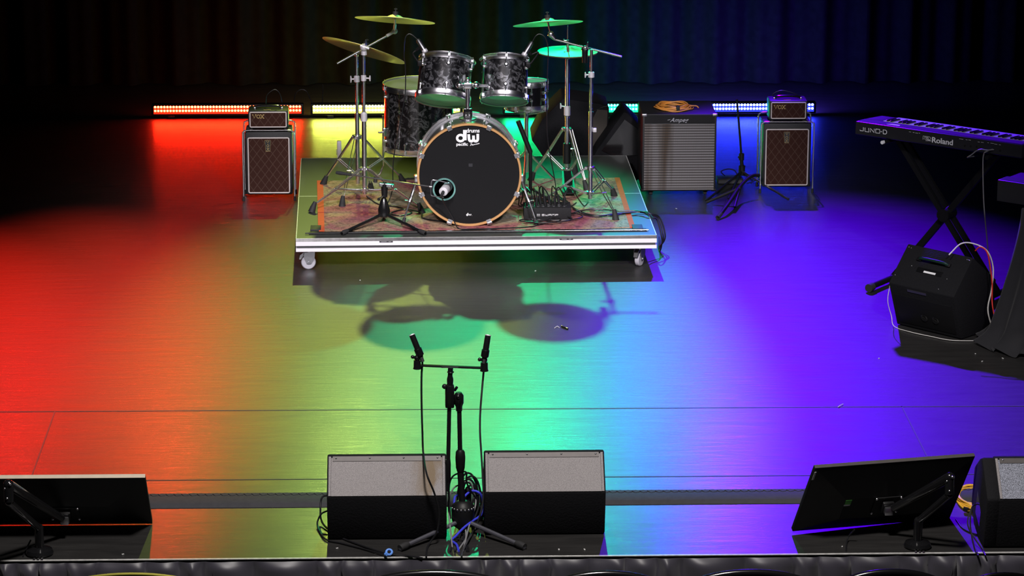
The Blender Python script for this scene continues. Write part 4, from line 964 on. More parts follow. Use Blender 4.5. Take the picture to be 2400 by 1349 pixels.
# ------------------------------------------------------------------ keyboard on X stand
kL, kR = fl(2006, 284, .9), fl(2397, 340, .9)
kd = (kR-kL); kd.z = 0; klen = 1.0; kd.normalize(); kn = V((-kd.y, kd.x, 0))  # toward the player (away)
tilt = math.radians(4); kn3 = V((kn.x*math.cos(tilt), kn.y*math.cos(tilt), -math.sin(tilt)))
t = thing('keyboard', 'black stage keyboard seen from behind with white lettering, on the crossed stand', 'keyboard', kL+kd*klen/2+kn*.14-V((0, 0, .08)), math.atan2(kd.y, kd.x))
KD = .285
poly = [kL, kL+kn3*.10+V((0, 0, .004)), kL+kn3*.105-V((0, 0, .010)), kL+kn3*KD-V((0, 0, .012)), kL+kn3*KD-V((0, 0, .050)), kL-V((0, 0, .072)), kL-kn*.004-V((0, 0, .066))]
part('body', 'keybody', t, lambda b: b.prism(poly, kd*klen, bev=.003))
M['keypanel'] = mat('keyboard_top_panel', (.016, .016, .02), .75, spec=.25)
part('top_panel', 'keypanel', t, lambda b: b.prism([kL+kd*.01+kn3*.012+V((0, 0, .0010)), kL+kd*(klen-.01)+kn3*.012+V((0, 0, .0010)), kL+kd*(klen-.01)+kn3*.096+V((0, 0, .0042)), kL+kd*.01+kn3*.096+V((0, 0, .0042))], (0, 0, .0012)))
kup = kd.cross(kn3)
part('end_block', 'keypanel', t, lambda b: b.prism([kL+kd*.004+kn3*.105-V((0, 0, .011)), kL+kd*.105+kn3*.105-V((0, 0, .011)), kL+kd*.105+kn3*(KD-.006)-V((0, 0, .013)), kL+kd*.004+kn3*(KD-.006)-V((0, 0, .013))], kup*.016, bev=.002))
nw = 36; kw = (klen-.115-.02)/nw
for i in range(nw):
    a = kL+kd*(.110+kw*i)+kn3*.106-V((0, 0, .009))
    part('white_key', 'whitekey', t, lambda b: b.prism([a, a+kd*(kw-.0012), a+kd*(kw-.0012)+kn3*(KD-.112), a+kn3*(KD-.112)], kup*.015, bev=0))
for i in range(nw-1):
    if i % 7 in (2, 6): continue
    a = kL+kd*(.110+kw*(i+1)-.006)+kn3*.106-V((0, 0, .009))+kup*.015
    part('black_key', 'black_gloss', t, lambda b: b.prism([a, a+kd*.0125, a+kd*.0125+kn3*.095, a+kn3*.095], kup*.008, bev=.0015))
def kp(px, py):   # point on the rear panel
    v = ray(px, py); n = kn; s = ((kL-kn*.004)-CAM).dot(n)/v.dot(n); return CAM+v*s
def kpl(px, py): q = kp(px, py)-kn*.0012; return q
def f(b):
    o0 = kL-kn*.0068
    m4 = plane_m(o0, kd, (0, 0, 1))
    def q(px, py): r = kp(px, py)-o0; return (r.dot(kd), r.z)
    # JUNO-D drawn as rounded strokes
    lines = [[(2024, 298), (2024, 306.5), (2016.5, 305.6), (2016.2, 303.6)],
             [(2028, 298.8), (2028, 307.8), (2036.8, 309), (2036.8, 299.8)],
             [(2040.5, 309.5), (2040.5, 300.4), (2049.5, 310.7), (2049.5, 301.5)],
             [(2053, 302), (2053, 311), (2062.3, 312), (2062.3, 303), (2053, 302)],
             [(2064.3, 308), (2067.5, 308.4)],
             [(2070.5, 313.2), (2070.5, 304), (2076.5, 304.8), (2078.6, 307), (2078.6, 311.5), (2076.3, 313.8), (2070.5, 313.2)]]
    strokes(b, m4, [[q(*p) for p in ln] for ln in lines], .0042, .2)
    lg = [[(2163.8, 326.5), (2163.8, 318.3), (2179, 320.3), (2182, 323), (2182, 325.5), (2179, 327), (2168.5, 326)],
          [(2166.8, 326), (2166.8, 321), (2176, 322.2), (2177.5, 324), (2170, 323.3)], [(2170, 329), (2183.5, 330.2)], [(2172, 326.4), (2182, 329.5)]]
    strokes(b, m4, [[q(*p) for p in ln] for ln in lg], .0022, .3)
    a, c = q(2184, 324), q(2234, 333)
    vs, fs = text_mesh('Roland', .041, bold=.0008, align='LEFT'); wd_ = max(v.x for v in vs)
    k = (c[0]-a[0])/wd_
    b.add(vs, fs, m4 @ Matrix.Translation(V((a[0], (a[1]+q(2184, 331)[1])/2, 0))) @ Matrix.Diagonal((k, 1, 1, 1)))
    for (x0, y0, x1) in ((2131, 308.5, 2136), (2140, 310, 2144), (2146, 311, 2152), (2154, 311.5, 2157), (2249, 325, 2258), (2264, 327, 2268), (2270, 327.5, 2276), (2292, 332, 2297), (2300, 333, 2306), (2315, 334, 2318), (2322, 335, 2330), (2331, 337, 2338), (2342, 339, 2346)):
        strokes(b, m4, [[q(x0, y0), q(x1, y0+(x1-x0)*.14)]], .0018, .3)
part('lettering', 'white', t, f, label='white lettering on the rear panel', smooth=0)
part('panel_print', 'white', t, lambda b: b.prism([kL+kd*.17+kn3*.03+V((0, 0, .0026)), kL+kd*.25+kn3*.03+V((0, 0, .0026)), kL+kd*.24+kn3*.06+V((0, 0, .0036)), kL+kd*.19+kn3*.06+V((0, 0, .0036))], (0, 0, .0006)), label='pale print on the top panel')
parts('socket', 'black_gloss', t, [(lambda b, x=x, y=y: b.cyl(kp(x, y)+kn*.004, kp(x, y)-kn*.003, .005)) for x, y in ((2262, 341), (2276, 342), (2290, 343), (2330, 350), (2345, 352))])
# stand
SC = kL+kd*klen*.50+kn*.14; zk = .825
def sp_(a, b_, z): return V((SC.x+kd.x*a+kn.x*b_, SC.y+kd.y*a+kn.y*b_, z))
t = thing('keyboard_stand', 'black crossed keyboard stand under the long stage keyboard', 'stand', (SC.x, SC.y, 0), math.atan2(kd.y, kd.x))
for off in (-.035, .035):
    part('leg', 'black', t, lambda b: b.box((sp_(-.31, off, zk)+sp_(.31, off, .03))/2, (.026, .022, (sp_(-.31, off, zk)-sp_(.31, off, .03)).length), (Matrix((kd, kn, V((0, 0, 1)))).transposed()) @ Matrix.Rotation(-math.atan2(.62, zk-.03), 3, 'Y')))
part('leg', 'black', t, lambda b: b.box((sp_(.31, 0, zk)+sp_(-.31, 0, .03))/2, (.034, .030, (sp_(.31, 0, zk)-sp_(-.31, 0, .03)).length), (Matrix((kd, kn, V((0, 0, 1)))).transposed()) @ Matrix.Rotation(math.atan2(.62, zk-.03), 3, 'Y')))
part('pivot_plate', 'black', t, lambda b: b.cyl(sp_(0, -.05, .43), sp_(0, .05, .43), .036))
for s in (-.31, .31):
    fe = -.27 if s < 0 else -.20
    lg = part('foot_bar', 'black', t, lambda b: b.tube([sp_(s, fe, .028), sp_(s, .16, .028)], .017, 12))
    parts('rubber_end', 'rubber', lg, [(lambda b, e=e: b.tube([sp_(s, e, .024), sp_(s, e*.86, .026)], .023, 12)) for e in (fe-.01, .17)])
    part('support_arm', 'black', t, lambda b: b.tube([sp_(s, -.17, .812), sp_(s, .15, .80)], .012, 12))
part('support_tip', 'white', t, lambda b: b.tube([sp_(-.31, -.185, .815), sp_(-.31, -.165, .814)], .010, 12), label='white cap on the support arm')
# cables from keyboard
cable('audio_cable', [kp(2327, 349)-kn*.004, kp(2320, 352)-kn*.05, kp(2316, 358)-kn*.05, kp(2314, 380)-kn*.05, kp(2316, 470)-kn*.05, kp(2324, 560)-kn*.05, kp(2331, 640)-kn*.05], .0032, 'greycable', 'long grey cable hanging straight down from the stage keyboard')
cable('audio_cable', [kp(2330, 350)-kn*.004, kp(2322, 348)-kn*.045, kp(2310, 346)-kn*.05, kp(2298, 350)-kn*.05, kp(2288, 358)-kn*.05, kp(2276, 366)-kn*.04, kp(2270, 372)+kn*.1], .0034, 'greycable', 'short grey cable bending under the back of the stage keyboard')

# second keyboard, draped table
k2 = fl(2338, 421, .85); k2d = kd.copy(); k2n = kn.copy()
t = thing('keyboard', 'second keyboard cut by the right edge of the picture above the draped table', 'keyboard', k2+k2d*.4+k2n*.12-V((0, 0, .11)), math.atan2(kd.y, kd.x))
p2 = [k2, k2+k2n*.10, k2+k2n*.102-V((0, 0, .008)), k2+k2n*.26-V((0, 0, .010)), k2+k2n*.26-V((0, 0, .07)), k2-V((0, 0, .11))]
part('body', 'keybody', t, lambda b: b.prism(p2, k2d*.8, bev=.003))
part('top_panel', 'keypanel', t, lambda b: b.prism([k2+k2d*.008+k2n*.01+V((0, 0, .0005)), k2+k2d*.79+k2n*.01+V((0, 0, .0005)), k2+k2d*.79+k2n*.095+V((0, 0, .0005)), k2+k2d*.008+k2n*.095+V((0, 0, .0005))], (0, 0, .001)))
for i in range(26):
    a = k2+k2d*(.10+.0225*i)+k2n*.104-V((0, 0, .009))
    part('white_key', 'whitekey', t, lambda b: b.prism([a, a+k2d*.0213, a+k2d*.0213+k2n*.15, a+k2n*.15], (0, 0, .014)))
    if i % 7 not in (2, 6):
        a = k2+k2d*(.10+.0225*(i+1)-.006)+k2n*.104+V((0, 0, .005))
        part('black_key', 'black_gloss', t, lambda b: b.prism([a, a+k2d*.0125, a+k2d*.0125+k2n*.09, a+k2n*.09], (0, 0, .010)))
parts('foot', 'rubber', t, [(lambda b, s=s: b.box(k2+k2d*s+k2n*.12-V((0, 0, .105)), (.05, .05, .03))) for s in (.12, .68)])
TC = k2+k2d*.46+k2n*.10; tz_ = .715
b = MB(); rows = 26; N = 240
for j in range(rows+1):
    s = j/rows
    for i in range(N):
        a = 2*PI*i/N; ca, sa = math.cos(a), math.sin(a)
        k = (abs(ca)**4+abs(sa)**4)**-.25
        fold = math.sin(a*17+2*math.sin(a*3)+1.2*s)*.5+.5
        spread = 1+.34*s**1.3+.16*s*fold
        q = s**.9
        x = .33*k*ca*spread; y = .165*k*sa*spread*(1+.15*s)
        z = tz_*(1-q)+.004
        if s > .86: e = (s-.86)/.14; x *= 1+.12*e*fold; y *= 1+.25*e*(1-fold); z = max(.004, z*(1-.3*e)+.02*e*fold)
        b.v.append(V((TC.x, TC.y, 0))+k2d*x+k2n*y+V((0, 0, z)))
for j in range(rows):
    for i in range(N): b.f.append([j*N+i, j*N+(i+1) % N, (j+1)*N+(i+1) % N, (j+1)*N+i])
b.f.append(list(range(N)))
tag(b.build('draped_table', 'cloth', None, 60), 'table hidden under a black cloth falling in folds to the floor at far right', 'table')

M['green_handle'] = mat('dark_green_grip', (.006, .03, .022), .4)
# keyboard amplifier (wedge lying on its back edge)
E0 = V((2.465, -1.405, 0)); u_ = V((.70, -.714, 0)); v_ = V((.714, .70, 0)); U = .415
def ka(u, v, z): return E0+u_*u+v_*v+V((0, 0, z))
t = thing('keyboard_amplifier', 'black angular amplifier box with carrying handle in front of the keyboard stand', 'amplifier', ka(-U/2, .12, 0), math.atan2(u_.y, u_.x))
prof = [(0, .004), (-.085, .245), (.072, .425), (.285, .268), (.272, .004)]
part('cabinet', 'carpetblk', t, lambda b: b.prism([ka(-U, v, z) for v, z in prof], u_*U, bev=.006))
fA = V((0, 0, .425-.245))+v_*.157; fA.normalize(); nA = (-v_*.18+V((0, 0, .157))).normalized()   # upper face
A0 = ka(-U/2, (-.085+.072)/2, (.245+.425)/2)
hn = part('handle', 'green_handle', t, lambda b: (b.tube(smooth_pts([A0+fA*.045-u_*.09+nA*.006, A0+fA*.045-u_*.07+nA*.02, A0+fA*.045+nA*.024, A0+fA*.045+u_*.07+nA*.02, A0+fA*.045+u_*.09+nA*.006], 5), .008, 10)))
parts('handle_end', 'black', hn, [(lambda b, s=s: b.box(A0+fA*.045+u_*s*.09+nA*.006, (.03, .022, .012), Matrix((u_, fA, nA)).transposed(), bev=.003)) for s in (-1, 1)])
part('recess_plate', 'black_gloss', t, lambda b: b.box(A0-fA*.012+nA*.0015, (.16, .028, .003), Matrix((u_, fA, nA)).transposed(), bev=.001))
part('white_label', 'white', t, lambda b: b.box(A0-fA*.018+u_*.004+nA*.0035, (.075, .011, .001), Matrix((u_, fA, nA)).transposed()))
parts('screw', 'steel', t, [(lambda b, x=x, y=y: b.ball(A0+u_*x+fA*y+nA*.001, .003, 8)) for x, y in ((-.19, .1), (-.175, .098), (.18, .1), (.19, .1), (.197, .098), (-.19, -.07), (.1, -.095), (.12, -.03), (-.12, -.0))])
fB = (v_*-.085+V((0, 0, .241))).normalized(); nB = (-v_*.241-V((0, 0, .085))).normalized(); B0 = ka(-U/2, -.0425, .125)
part('front_panel', 'black', t, lambda b: b.box(B0-fB*.02+nB*.001, (.36, .17, .004), Matrix((u_, fB, nB)).transposed(), bev=.001))
parts('port', 'black_gloss', t, [(lambda b, x=x: b.lathe([(.010, .004), (.017, .006), (.021, .003), (.017, -.001), (.006, 0), (1e-6, .0005)], B0-fB*.045+u_*x+nB*.003, nB, 24)) for x in (-.01, .062)])
part('control_strip', 'steel', t, lambda b: b.box(B0+fB*.105-u_*.03+nB*.0015, (.12, .014, .003), Matrix((u_, fB, nB)).transposed()), label='grey strip of controls under the edge')
cable('audio_cable', [fl(2224, 597, .43)]+[ka(u, v, z) for u, v, z in ((-.10, .10, .475), (-.04, .13, .48), (.03, .15, .45), (.05, .18, .36), (.06, .16, .25), (.05, .15, .14), (.07, .18, .02))], .0036, 'whitecable', 'white cable arching from the top of the angular amplifier box')
cable('audio_cable', [ka(u, v, z) for u, v, z in ((-.03, .13, .445), (.0, .13, .47), (.04, .14, .44), (.06, .16, .30), (.075, .15, .18), (.12, .13, .08), (.16, .10, .03))], .0036, 'red', 'red cable hanging down the side of the angular amplifier box')
cable('audio_cable', [ka(-U-.006, -.06, .24), ka(-U-.02, -.06, .14), ka(-U-.015, -.03, .05), ka(-U+.02, -.05, .006), ka(-.28, -.075, .005), ka(-.15, -.07, .005), ka(-.02, -.05, .005), ka(.10, .06, .005), ka(.16, .12, .005)], .0018, 'whitecable', 'thin pale cable running down and along the floor in front of the angular amplifier')

# ------------------------------------------------------------------ front wedges
def wedge(name, x0, x1, Yb, Ym, zm, Yt, zt, depth_back, label, grille, rot=0, group='grey grille floor monitors along the stage front'):
    t = thing(name, label, 'speaker', ((x0+x1)/2, (Yb+Yt)/2, 0), 0, group)
    prof = [(Yb, .004), (Ym, zm), (Yt, zt), (Yt+.02, zt+.001), (Yt+depth_back, zt*.42), (Yt+depth_back-.03, .004)]
    part('cabinet', 'carpetblk', t, lambda b: b.prism([V((x0, y, z)) for y, z in prof], (x1-x0, 0, 0), bev=.007))
    e = V((0, Yt-Ym, zt-zm)).normalized(); n = V((0, -e.z, e.y)); p0 = V(((x0+x1)/2, Ym, zm)); Ln = math.hypot(Yt-Ym, zt-zm)
    g = grille
    Wd = x1-x0-.034
    part('grille_panel', g, t, lambda b: b.box(p0+e*(Ln*.5-.006)+n*.0012, (Wd, Ln-.016, .004), Matrix((V((1, 0, 0)), e, n)).transposed()), label='pale grey textured grille panel')
    parts('side_strip', 'grille_grey', t, [(lambda b, s=s: b.box(p0+e*(Ln*.5-.002)+n*.0005+V((s*(Wd/2+.006), 0, 0)), (.010, Ln-.010, .005), Matrix((V((1, 0, 0)), e, n)).transposed())) for s in (-1, 1)])
    M.setdefault('strip', mat('grey_metal_strip', (.105, .095, .095), .45, .3))
    st = part('top_strip', 'strip', t, lambda b: b.box(p0+e*(Ln-.020)+n*.0045, (Wd-.012, .024, .003), Matrix((V((1, 0, 0)), e, n)).transposed()), label='metal strip screwed along the top edge')
    parts('screw', 'steel', st, [(lambda b, k=k: b.ball(p0+e*(Ln-.018)+n*.006+V(((k-1.5)/3*(Wd-.04), 0, 0)), .0042, 8)) for k in range(4)])
    return t
a, c = fl(766, 1265, 0), fl(1049, 1265, 0); a2, c2 = fl(1137, 1254, 0), fl(1419, 1253, 0)
Zm = .205
def solve(py_m, py_t, px, Yb):
    ym = Yb-.045; m_ = aty(px, py_m, ym)
    # upper facet climbs at about 42 degrees away from the house
    best = None
    for i in range(200):
        yt = ym+.05+.002*i; q = aty(px, py_t, yt)
        sl = math.degrees(math.atan2(q.z-m_.z, yt-ym))
        if best is None or abs(sl-40) < best[0]: best = (abs(sl-40), yt, q.z)
    return ym, m_.z, best[1], best[2]
ym, zm, yt, zt_ = solve(1163, 1066, 905, a.y)
wedge('floor_monitor', aty(766, 1165, ym).x, aty(1047, 1165, ym).x, a.y, ym, zm, yt, zt_, .16, 'left one of two floor monitor wedges, its grey grille stained at the right end', 'grille_stain')
ym, zm, yt, zt_ = solve(1153, 1057, 1277, a2.y)
wedge('floor_monitor', aty(1136, 1155, ym).x, aty(1420, 1155, ym).x, a2.y, ym, zm, yt, zt_, .16, 'right one of two floor monitor wedges with clean grey grille', 'grille_grey')
a3 = fl(2345, 1284, 0); ym, zm, yt, zt_ = solve(1170, 1071, 2370, a3.y)
x3 = aty(2341, 1170, ym).x
t = wedge('floor_monitor', x3, x3+.6, a3.y, ym, zm, yt, zt_, .16, 'floor monitor cut by the right edge of the picture with glittering grey grille', 'grille_glitter')
part('side_cheek', 'carpetblk', t, lambda b: b.prism([V((x3+.012, y, z)) for y, z in ((a3.y, .004), (ym, zm), (yt, zt_), (yt+.05, zt_-.02), (yt+.16, zt_-.09), (yt+.2, .10), (yt+.12, .02), (yt+.03, .004))], (-.061, 0, 0), bev=.010))
part('handle_recess', 'black_gloss', t, lambda b: b.prism([V((x3-.0492, y, z)) for y, z in ((a3.y+.10, .06), (a3.y+.08, .13), (a3.y+.17, .20), (a3.y+.2, .09))], (-.001, 0, 0)))
for k in range(2):
    tag(MB().tube(smooth_pts([V((x3-.052, a3.y+.16, .14)), V((x3-.08, a3.y+.12, .14)), V((x3-.095-.01*k, a3.y+.06, .08)), V((x3-.09+.03*k, a3.y-.03, .01)), V((x3-.085+.03*k, a3.y-.10, .004)), V((x3-.085+.03*k, EDGE+.015, .004))], 6), .0032).build('speaker_cable', 'cable', None), 'black cable dropping from the side of the right edge floor monitor', 'cable', 'cables beside the right edge floor monitor')
# yellow coil right of the right screen
c = fl(2283, 1165, 0)
t = thing('coiled_cable', 'coil of yellow cable on the floor between the right screen and edge monitor', 'cable', (c.x, c.y, 0))
b = MB()
for k in range(9):
    rx, ry = .085-.004*(k % 4), .17-.008*k+random.uniform(-.01, .01)
    pts = [V((c.x+.0+rx*math.cos(a*PI/9), c.y-.05+ry*math.sin(a*PI/9), .006+.005*(k % 5)+.003*math.sin(a+k))) for a in range(18)]
    b.tube(smooth_pts(pts, 4, True), .0046, 8, closed=True)
b.build('coil', 'yellow', t)
parts('plug', 'black_gloss', t, [(lambda b, k=k: b.tube([fl(2259+18*k, 1192+2*k, .014), fl(2270+18*k, 1194+2*k, .014)], .010, 12)) for k in range(2)])
cable('audio_cable', [fl(2240, 1215, .004), fl(2258, 1238, .004), fl(2290, 1252, .004), fl(2312, 1251, .004)], .0035, 'cable', 'thin black cable curving on the floor right of the right screen')

# ------------------------------------------------------------------ screens on arms
def screen(O, e1, e2, label, top_col, sticker=False):
    W_, H_ = e1.length, e2.length; x = e1.normalized(); z = (e2-x*e2.dot(x)).normalized(); n = x.cross(z)   # n faces the house
    R3 = Matrix((x, n*-1, z)).transposed(); c = O+e1/2+z*H_/2
    if n.y > 0: n = -n
    t = thing('monitor_screen', label, 'screen', (c.x, c.y, O.z), 0, 'screens on arms at the stage front')
    part('panel', 'black', t, lambda b: b.box(c-n*.010, (W_, .020, H_), R3, bev=.002))
    def f(b):
        q = [(-.5, -.5), (.5, -.5), (.5, .5), (-.5, .5)]; i_ = [(-.27, -.22), (.27, -.22), (.27, .10), (-.27, .10)]
        o_ = [c+x*W_*a*.985+z*H_*d*.985 for a, d in q]; p_ = [c+x*W_*a+z*H_*d+n*.045 for a, d in i_]
        k = len(b.v); b.v += o_+p_
        for i in range(4): b.f.append([k+i, k+(i+1) % 4, k+4+(i+1) % 4, k+4+i])
        b.f.append([k+4, k+5, k+6, k+7]); b.f.append([k+3, k+2, k+1, k])
    bk = part('back_cover', 'black', t, f, smooth=0)
    part('glass', 'black_gloss', t, lambda b: b.box(c-n*.0215, (W_*.97, .002, H_*.95), R3))
    part('top_edge', top_col, t, lambda b: b.box(c+z*(H_/2+.0015)-n*.009, (W_, .017, .003), R3), label='top edge coloured lighter as if lit')  # light on the top edge put into a paler colour
    vc = c+n*.045-z*H_*.03
    vp = part('mount_plate', 'black', t, lambda b: (b.box(vc+n*.003, (.12, .005, .10), R3), b.box(vc+n*.012, (.05, .02, .06), R3, bev=.004)))
    parts('screw', 'chrome', vp, [(lambda b, a=a, d=d: b.ball(vc+n*.006+x*a+z*d, .006, 10)) for a in (-.056, .056) for d in (-.046, .046)])
    if sticker: part('green_sticker', 'greensticker', t, lambda b: b.box(c+n*.046-x*W_*.25+z*H_*.05, (.028, .001, .03), R3)); parts('white_tag', 'whitekey', t, [lambda b: b.box(c+n*.0462-x*W_*.252+z*H_*.008, (.028, .001, .010), R3), lambda b: b.box(c-x*W_*.494+z*H_*.40+n*.006, (.008, .001, .05), R3)])
    return t, vc, n, x, z
def arm(base, elbow, vc, n, label):
    t = thing('jointed_stand', label, 'stand', base, 0, 'black jointed stands holding the screens')
    b0 = V(base)
    part('base', 'black_gloss', t, lambda b: b.lathe([(.056, .004), (.058, .010), (.052, .022), (.034, .028), (.022, .032)], b0, (0, 0, 1), 36))
    parts('clamp_screw', 'chrome', t, [(lambda b, k=k: b.box(b0+V((k*.016, -.066, .0)), (.011, .012, .012), bev=.002)) for k in (-1, 0, 1)])
    pt = b0+V((0, 0, .115)); part('post', 'black_gloss', t, lambda b: b.tube([b0+V((0, 0, .03)), pt], .019, 20))
    e = V(elbow); low = e+V((0, -.01, -.07))
    part('lower_arm', 'black_gloss', t, lambda b: (b.tube([pt, low], .015, 16), b.ball(pt, .019), b.ball(low, .017)))
    part('elbow', 'black_gloss', t, lambda b: (b.tube([low, e], .020, 16), b.ball(e, .022)))
    parts('elbow_bolt', 'chrome', t, [lambda b: b.ball(e+V((.008, -.020, .008)), .007), lambda b: b.ball(e+V((-.014, -.016, -.012)), .005), lambda b: b.ball(low+V((-.004, -.018, .02)), .005)])
    e2_ = vc+n*.035
    part('upper_arm', 'black_gloss', t, lambda b: (b.tube([e, e2_+(e-e2_).normalized()*.03], [.022, .016], 16, flat=((0, 1, 0), .8))))
    part('tilt_joint', 'steel', t, lambda b: (b.cyl(e2_-n*.016, e2_+n*.002, .012), b.box(e2_, (.036, .030, .036), bev=.004)))
O2 = aty(1857, 1250, -4.34); e1 = V((.70, .185, -.014)); e2 = V((.073, -.203, .348))
t, vc, n, x, z = screen(O2+V((0, 0, .01)), e1, e2, 'black screen seen from behind on an arm at right, tilted with green sticker', 'strip', True)
bs = fl(2151, 1284, 0); bs.y = max(bs.y, EDGE+.062)
arm((bs.x, bs.y, .001), aty(2226, 1118, -4.62), vc, n, 'black jointed arm clamped to the stage edge holding the right screen')
BRc = fl(357, 1227, .002); e1 = V((.70, .0, 0)); O1 = BRc-e1
M['lit_edge_cream'] = mat('lit_edge_cream', (.55, .47, .36), .5)
t, vc, n, x, z = screen(O1, e1, V((.0, -.28, .30)), 'black screen seen from behind on an arm at the left edge of the stage', 'lit_edge_cream')
bs = fl(92, 1303, 0); bs.y = max(bs.y, EDGE+.062)
arm((bs.x, bs.y, .001), aty(20, 1135, -4.74), vc, n, 'black jointed arm clamped to the stage edge holding the left screen')
cable('mains_cable', [fl(2003, 1240, .06), fl(1988, 1258, .02), fl(1984, 1275, .004), fl(1983, 1292, .004)], .0035, 'cable', 'short black cord below the right screen')
cable('mains_cable', [fl(72, 1265, .03), fl(62, 1285, .004), fl(54, 1303, .004)], .0035, 'cable', 'short black cord below the left screen')

# ------------------------------------------------------------------ twin microphone stand at the front
ms = fl(1085, 1243, 0); ms = V((ms.x, ms.y, 0)); My = ms.y
t = thing('twin_microphone_stand', 'black folded boom stand with crossbar for two microphones at stage front', 'stand', ms)
hub = ms+V((0, 0, .055))
part('hub', 'black', t, lambda b: b.lathe([(.022, -.045), (.040, -.03), (.048, 0), (.050, .05), (.046, .06), (.030, .075), (.022, .08)], hub, (0, 0, 1), 28))
parts('hub_stud', 'steel', t, [(lambda b, a=a: b.ball(hub+V((.048*math.cos(a), .048*math.sin(a), .052)), .005, 8)) for a in [math.radians(200+20*k) for k in range(8)]])
for px, py in ((937, 1284), (1230, 1281)):
    p1 = fl(px, py, .014); d = (p1-hub).normalized()
    lg = part('leg', 'gunmetal', t, lambda b: b.tube([hub+d*.03+V((0, 0, -.005)), p1], .0095, 14)); part('rubber_foot', 'rubber', lg, lambda b: b.tube([p1-d*.05, p1-d*.03, p1], [.0115, .016, .0145], 14))
p1 = V((ms.x+.02, ms.y+.30, .014)); lg = part('leg', 'gunmetal', t, lambda b: b.tube([hub, p1], .0095, 14)); part('rubber_foot', 'rubber', lg, lambda b: b.tube([p1.lerp(hub, .2), p1], [.0115, .015], 12))
part('lower_pole', 'black', t, lambda b: b.tube([hub+V((0, 0, .02)), aty(1079, 1100, My)], .0135, 16))
part('grip', 'black', t, lambda b: b.lathe([(.015, 0), (.019, .015), (.021, .06), (.019, .085), (.012, .095)], aty(1079, 1103, My), (0, 0, 1), 22))
part('upper_pole', 'black', t, lambda b: b.tube([aty(1079, 1090, My), aty(1076, 940, My)], .0095, 16))
jt = aty(1074, 930, My)
part('swivel', 'black_gloss', t, lambda b: (b.tube([aty(1076, 962, My), aty(1076, 952, My), aty(1075, 944, My), aty(1075, 926, My), aty(1075, 919, My)], [.013, .014, .021, .021, .012], 20), b.tube([jt+V((-.014, -.0, .03)), jt+V((-.006, -.01, .046))], .006), b.ball(jt+V((-.0, -.016, .006)), .010)))
Mb = My-.02
part('boom_arm', 'black', t, lambda b: b.tube([aty(1049, 1150, Mb), aty(1050, 1100, Mb), aty(1053, 955, Mb)], .0085, 14))
part('boom_counterweight', 'black', t, lambda b: b.tube([aty(1049, 1128, Mb), aty(1049.5, 1120, Mb), aty(1049.5, 1084, Mb), aty(1050, 1076, Mb)], [.009, .0125, .0125, .010], 16))
part('clamp_block', 'black_gloss', t, lambda b: (b.box(aty(1054, 928, Mb), (.038, .036, .098), bev=.006), b.tube([aty(1054, 905, Mb), aty(1054, 897, Mb)], .011)))
part('clamp_knob', 'black', t, lambda b: (b.tube([aty(1052, 905, Mb), aty(1044, 905, Mb-.02)], .005), b.ball(aty(1042, 905, Mb-.02), .011)))
part('riser_tip', 'black_gloss', t, lambda b: (b.tube([aty(1055, 903, Mb), aty(1055, 888, Mb), aty(1055, 880, Mb), aty(1056, 862, Mb)], [.012, .014, .010, .011], 16), b.lathe([(.012, 0), (.015, .003), (.012, .006)], aty(1056, 873, Mb), (0, 0, 1), 18)))
xa, xb = aty(980, 855.5, Mb), aty(1140, 862, Mb)
cb = part('crossbar', 'black', t, lambda b: b.box((xa+xb)/2, ((xb-xa).length, .016, .008), Matrix.Rotation(-(xb.z-xa.z)/(xb.x-xa.x)*1.0, 3, 'Y'), bev=.001))
part('bar_label', 'groove', cb, lambda b: b.box((xa+xb)/2+V((-.01, -.0085, 0)), (.07, .001, .006)))
for (bx_, top, low, lab, kn_) in (((978, 850), (965, 783), (985, 832), 'slim black microphone with silver tip on the left end of the crossbar', (967, 836)), ((1135, 855), (1144, 784), (1136, 835), 'slim black microphone with silver tip on the right end of the crossbar', (1124, 842))):
    bp = aty(*bx_, Mb)
    part('mic_holder', 'black_gloss', t, lambda b: (b.tube([bp+V((0, 0, -.025)), bp+V((0, 0, -.018)), bp+V((0, 0, .012))], [.018, .0155, .015], 16), b.ball(bp+V((0, 0, .022)), .013), b.tube([bp+V((0, -.004, .022)), aty(*kn_, Mb-.01)], .006), b.ball(aty(*kn_, Mb-.01), .008), b.tube([bp+V((0, 0, .022)), aty(*low, Mb)], .011, 12), b.tube([aty(*low, Mb), aty(low[0]-(low[0]-top[0])*.3, low[1]-(low[1]-top[1])*.3, Mb)], .0165, 16)))
    a_, c_ = aty(*top, Mb+.03), aty(*low, Mb); d = (c_-a_).normalized()
    m_ = thing('pencil_microphone', lab, 'microphone', c_, 0, 'pencil microphones on the crossbar')
    part('body', 'black_gloss', m_, lambda b: b.tube([a_+d*.004, c_, c_+d*.012], [.0125, .0130, .008], 18))
    part('capsule', 'satin', m_, lambda b: b.lathe([(.0122, .006), (.0128, .002), (.0120, 0), (1e-6, -.0008)], a_, d, 20), label='silver mesh tip')
    part('plug', 'rubber', m_, lambda b: b.tube([c_+d*.010, c_+d*.03], [.009, .007], 12))
cable('microphone_cable', [aty(x, y, Mb+.01) for x, y in ((988, 838), (990, 850), (988, 880), (988, 940), (990, 1010), (992, 1060))]+[aty(x, y, -4.45) for x, y in ((1000, 1110), (1018, 1155), (1029, 1200), (1024, 1245), (1008, 1270))]+[fl(1001, 1285, .005), fl(999, 1305, .004)], .0042, 'cable', 'black cable falling from the left pencil microphone over the left wedge')
cable('microphone_cable', [aty(x, y, Mb+.01) for x, y in ((1136, 838), (1134, 865), (1130, 910), (1126, 960), (1125, 1010), (1128, 1060), (1131, 1110), (1133, 1160), (1127, 1200), (1112, 1240))]+[fl(1095, 1268, .02), fl(1085, 1290, .005), fl(1082, 1303, .004)], .0042, 'dimcable', 'grey black cable falling from the right pencil microphone')
